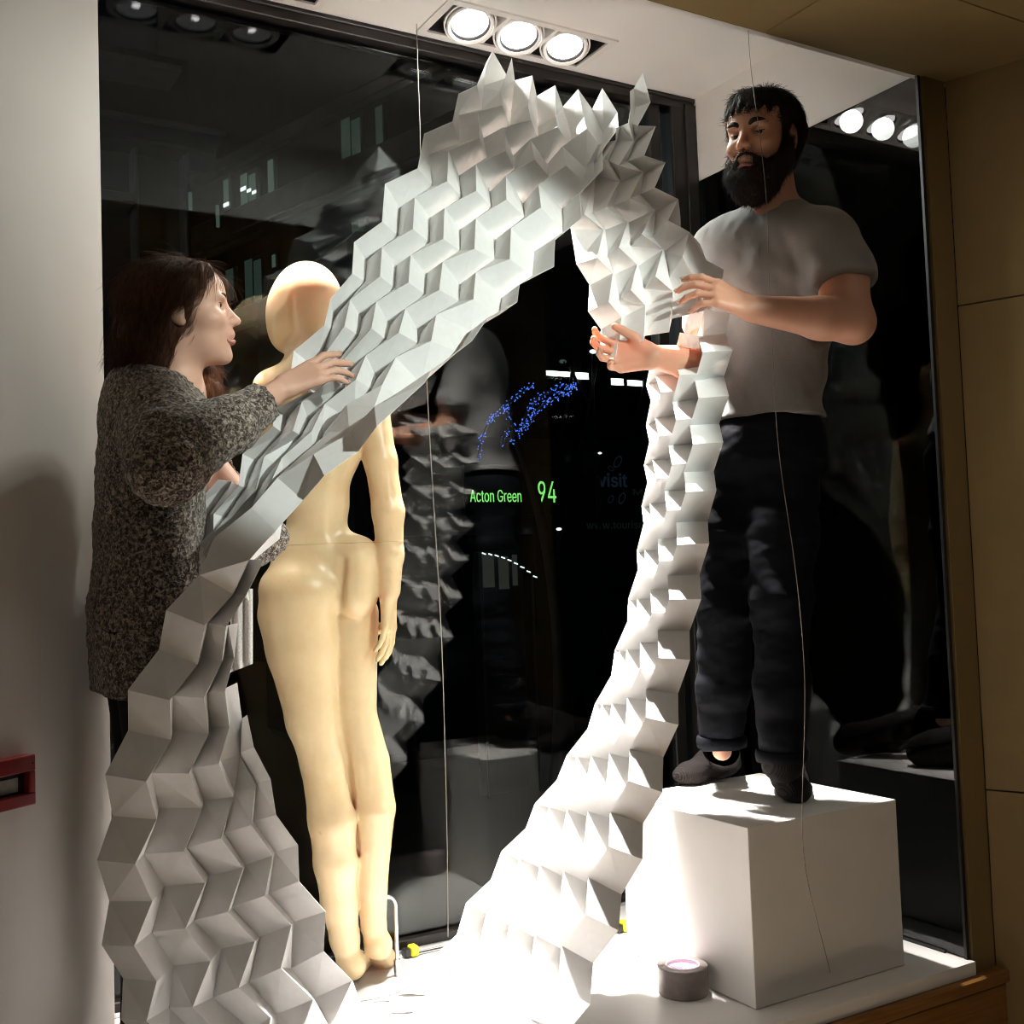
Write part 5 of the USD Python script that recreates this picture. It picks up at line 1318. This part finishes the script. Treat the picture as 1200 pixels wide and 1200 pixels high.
sgn = 1.0 if (CAM - F0) @ FN > 0 else -1.0
ob = thing("office_building", "dark stone office building with a few lit windows beyond the glass at upper left", "building")
s_lo, s_hi = (fac(200, 220) - F0) @ FD, (fac(560, 220) - F0) @ FD
lo_, hi_ = min(s_lo, s_hi) - 1.0, max(s_lo, s_hi) + 0.5
obj("wall", frame_mesh(box(lo_, hi_, -sgn * 3.0 if sgn > 0 else 0.0, 0.0 if sgn > 0 else 3.0, -0.72, 22.0), F0 * np.array([1, 1, 0]), FD, FN, [0, 0, 1.0]), M["stone"], ob)
for (px, py, hgt, dep) in ((300, 262, 0.55, 0.5), (300, 275, 0.25, 0.3), (300, 180, 0.3, 0.25), (300, 372, 0.4, 0.35)):
    z = fac(px, py)[2]
    obj("cornice", frame_mesh(box(lo_, hi_, min(0, sgn * dep), max(0, sgn * dep), z - hgt / 2, z + hgt / 2, 0.03), F0 * np.array([1, 1, 0]), FD, FN, [0, 0, 1.0]), M["stone2"], ob)
wins = [(265, 213, 272, 243, 1), (285, 207, 304, 238, 1), (317, 190, 325, 225, 1), (403, 143, 427, 183, 0), (443, 128, 453, 170, 0), (290, 307, 311, 352, 0), (268, 318, 278, 352, 0), (322, 300, 327, 313, 1), (416, 262, 431, 280, 0), (352, 400, 372, 412, 1)]
for xa, ya, xb, yb, lit in wins:
    w_ = obj("window_frame", fac_box((xa - 1.5, ya - 1.5), (xb + 1.5, yb + 1.5), 0.0, sgn * 0.06), M["black"], ob)
    nx = 2 if xb - xa > 12 else 1
    for q in range(nx):
        x0, x1 = xa + (xb - xa) * q / nx, xa + (xb - xa) * (q + 1) / nx - 1.2
        obj("pane", fac_box((x0, ya), (x1, yb), sgn * 0.061, sgn * 0.08), M["win_mid"] if lit else M["win_dim"], w_)
for (xa, ya, xb, yb) in ((266, 240, 272, 241.5), (286, 221.5, 292, 223), (293.5, 223.5, 298, 225), (299.5, 225.5, 304, 227)):
    obj("ceiling_tube", fac_box((xa, ya), (xb, yb), sgn * 0.081, sgn * 0.10), M["win_tube"], ob)

# nearer corner building with pilasters and a projecting cornice
cbld = thing("corner_building", "dark classical corner building with a projecting cornice behind the woman", "building")
KY = 13.0


def kb(px, py, px2, py2, y0, y1, bev=0.02):
    a, b2 = on(px, py, 1, KY), on(px2, py2, 1, KY)
    return box(min(a[0], b2[0]), max(a[0], b2[0]), KY + y0, KY + y1, min(a[2], b2[2]), max(a[2], b2[2]), bev)


obj("wall", box(on(60, 200, 1, KY)[0] - 3, on(222, 200, 1, KY)[0], KY, KY + 6, -0.72, on(215, 70, 1, KY)[2]), M["stone"], cbld)
for px0, px1 in ((208, 224), (150, 166)):
    obj("pilaster", kb(px0, 165, px1, 700, -0.25, 0.0), M["stone2"], cbld)
for (p0_, p1_, y0_, y1_, dep) in ((20, 268, 152, 160, -0.9), (20, 256, 160, 166, -0.7), (20, 244, 166, 178, -0.45), (20, 214, 76, 84, -0.6), (20, 208, 84, 92, -0.4), (20, 160, 226, 238, -0.5)):
    a, b2 = on(p0_, (y0_ + y1_) / 2, 1, KY + dep), on(p1_, (y0_ + y1_) / 2, 1, KY + dep)
    t0, t1 = on(p1_, y0_, 1, KY + dep)[2], on(p1_, y1_, 1, KY + dep)[2]
    obj("cornice", box(a[0] - 3, b2[0], KY + dep, KY, t1, t0, 0.02), M["stone2"], cbld)
for px in (228, 238, 247):
    c = on(px, 186, 1, KY - 0.4)
    obj("bracket", box(c[0] - 0.07, c[0] + 0.07, KY - 0.4, KY + 0.05, c[2] - 0.16, c[2] + 0.12, 0.02), M["stone2"], cbld)
for (px, y0_, y1_) in ((223.5, 225, 246), (255.5, 240, 266)):
    a, b2 = on(px - 2, y0_, 1, KY - 0.3), on(px + 2, y1_, 1, KY - 0.3)
    obj("lit_slit", box(a[0], b2[0], KY - 0.30, KY - 0.27, b2[2], a[2]), M["win_mid"], cbld)

# lit shop seen through the side glass
rs = thing("side_shopfront", "dim teal lit shopfront seen through the black side glass behind the man's hip", "shop window")
SX = 7.0
for (xa, ya, xb, yb, m_) in ((953, 530, 978, 595, "win_dim"), (981, 526, 1020, 592, "win_mid"), (953, 600, 975, 630, "win_dim"), (981, 598, 1018, 628, "win_dim")):
    a, b2 = on(xa, ya, 0, SX), on(xb, yb, 0, SX)
    f_ = obj("window_frame", box(SX + 0.01, SX + 0.06, min(a[1], b2[1]) - 0.03, max(a[1], b2[1]) + 0.03, min(a[2], b2[2]) - 0.03, max(a[2], b2[2]) + 0.03), M["black"], rs)
    obj("pane", box(SX, SX + 0.012, min(a[1], b2[1]), max(a[1], b2[1]), min(a[2], b2[2]), max(a[2], b2[2])), M[m_], rs)
wy = [on(948, 560, 0, SX)[1], on(1025, 560, 0, SX)[1]]
obj("shop_wall", box(SX + 0.065, SX + 0.12, min(wy), max(wy), -0.72, on(980, 515, 0, SX)[2]), M["black"], rs)
for (xa, ya, xb, yb) in ((965, 598, 975, 600.5), (984, 596, 993, 598.5), (953, 565, 955.5, 588)):
    a, b2 = on(xa, ya, 0, SX - 0.01), on(xb, yb, 0, SX - 0.01)
    obj("light_strip", box(SX - 0.02, SX - 0.008, min(a[1], b2[1]), max(a[1], b2[1]), min(a[2], b2[2]), max(a[2], b2[2])), M["bulb_blue"] if xa == 953 else M["win_tube"], rs)
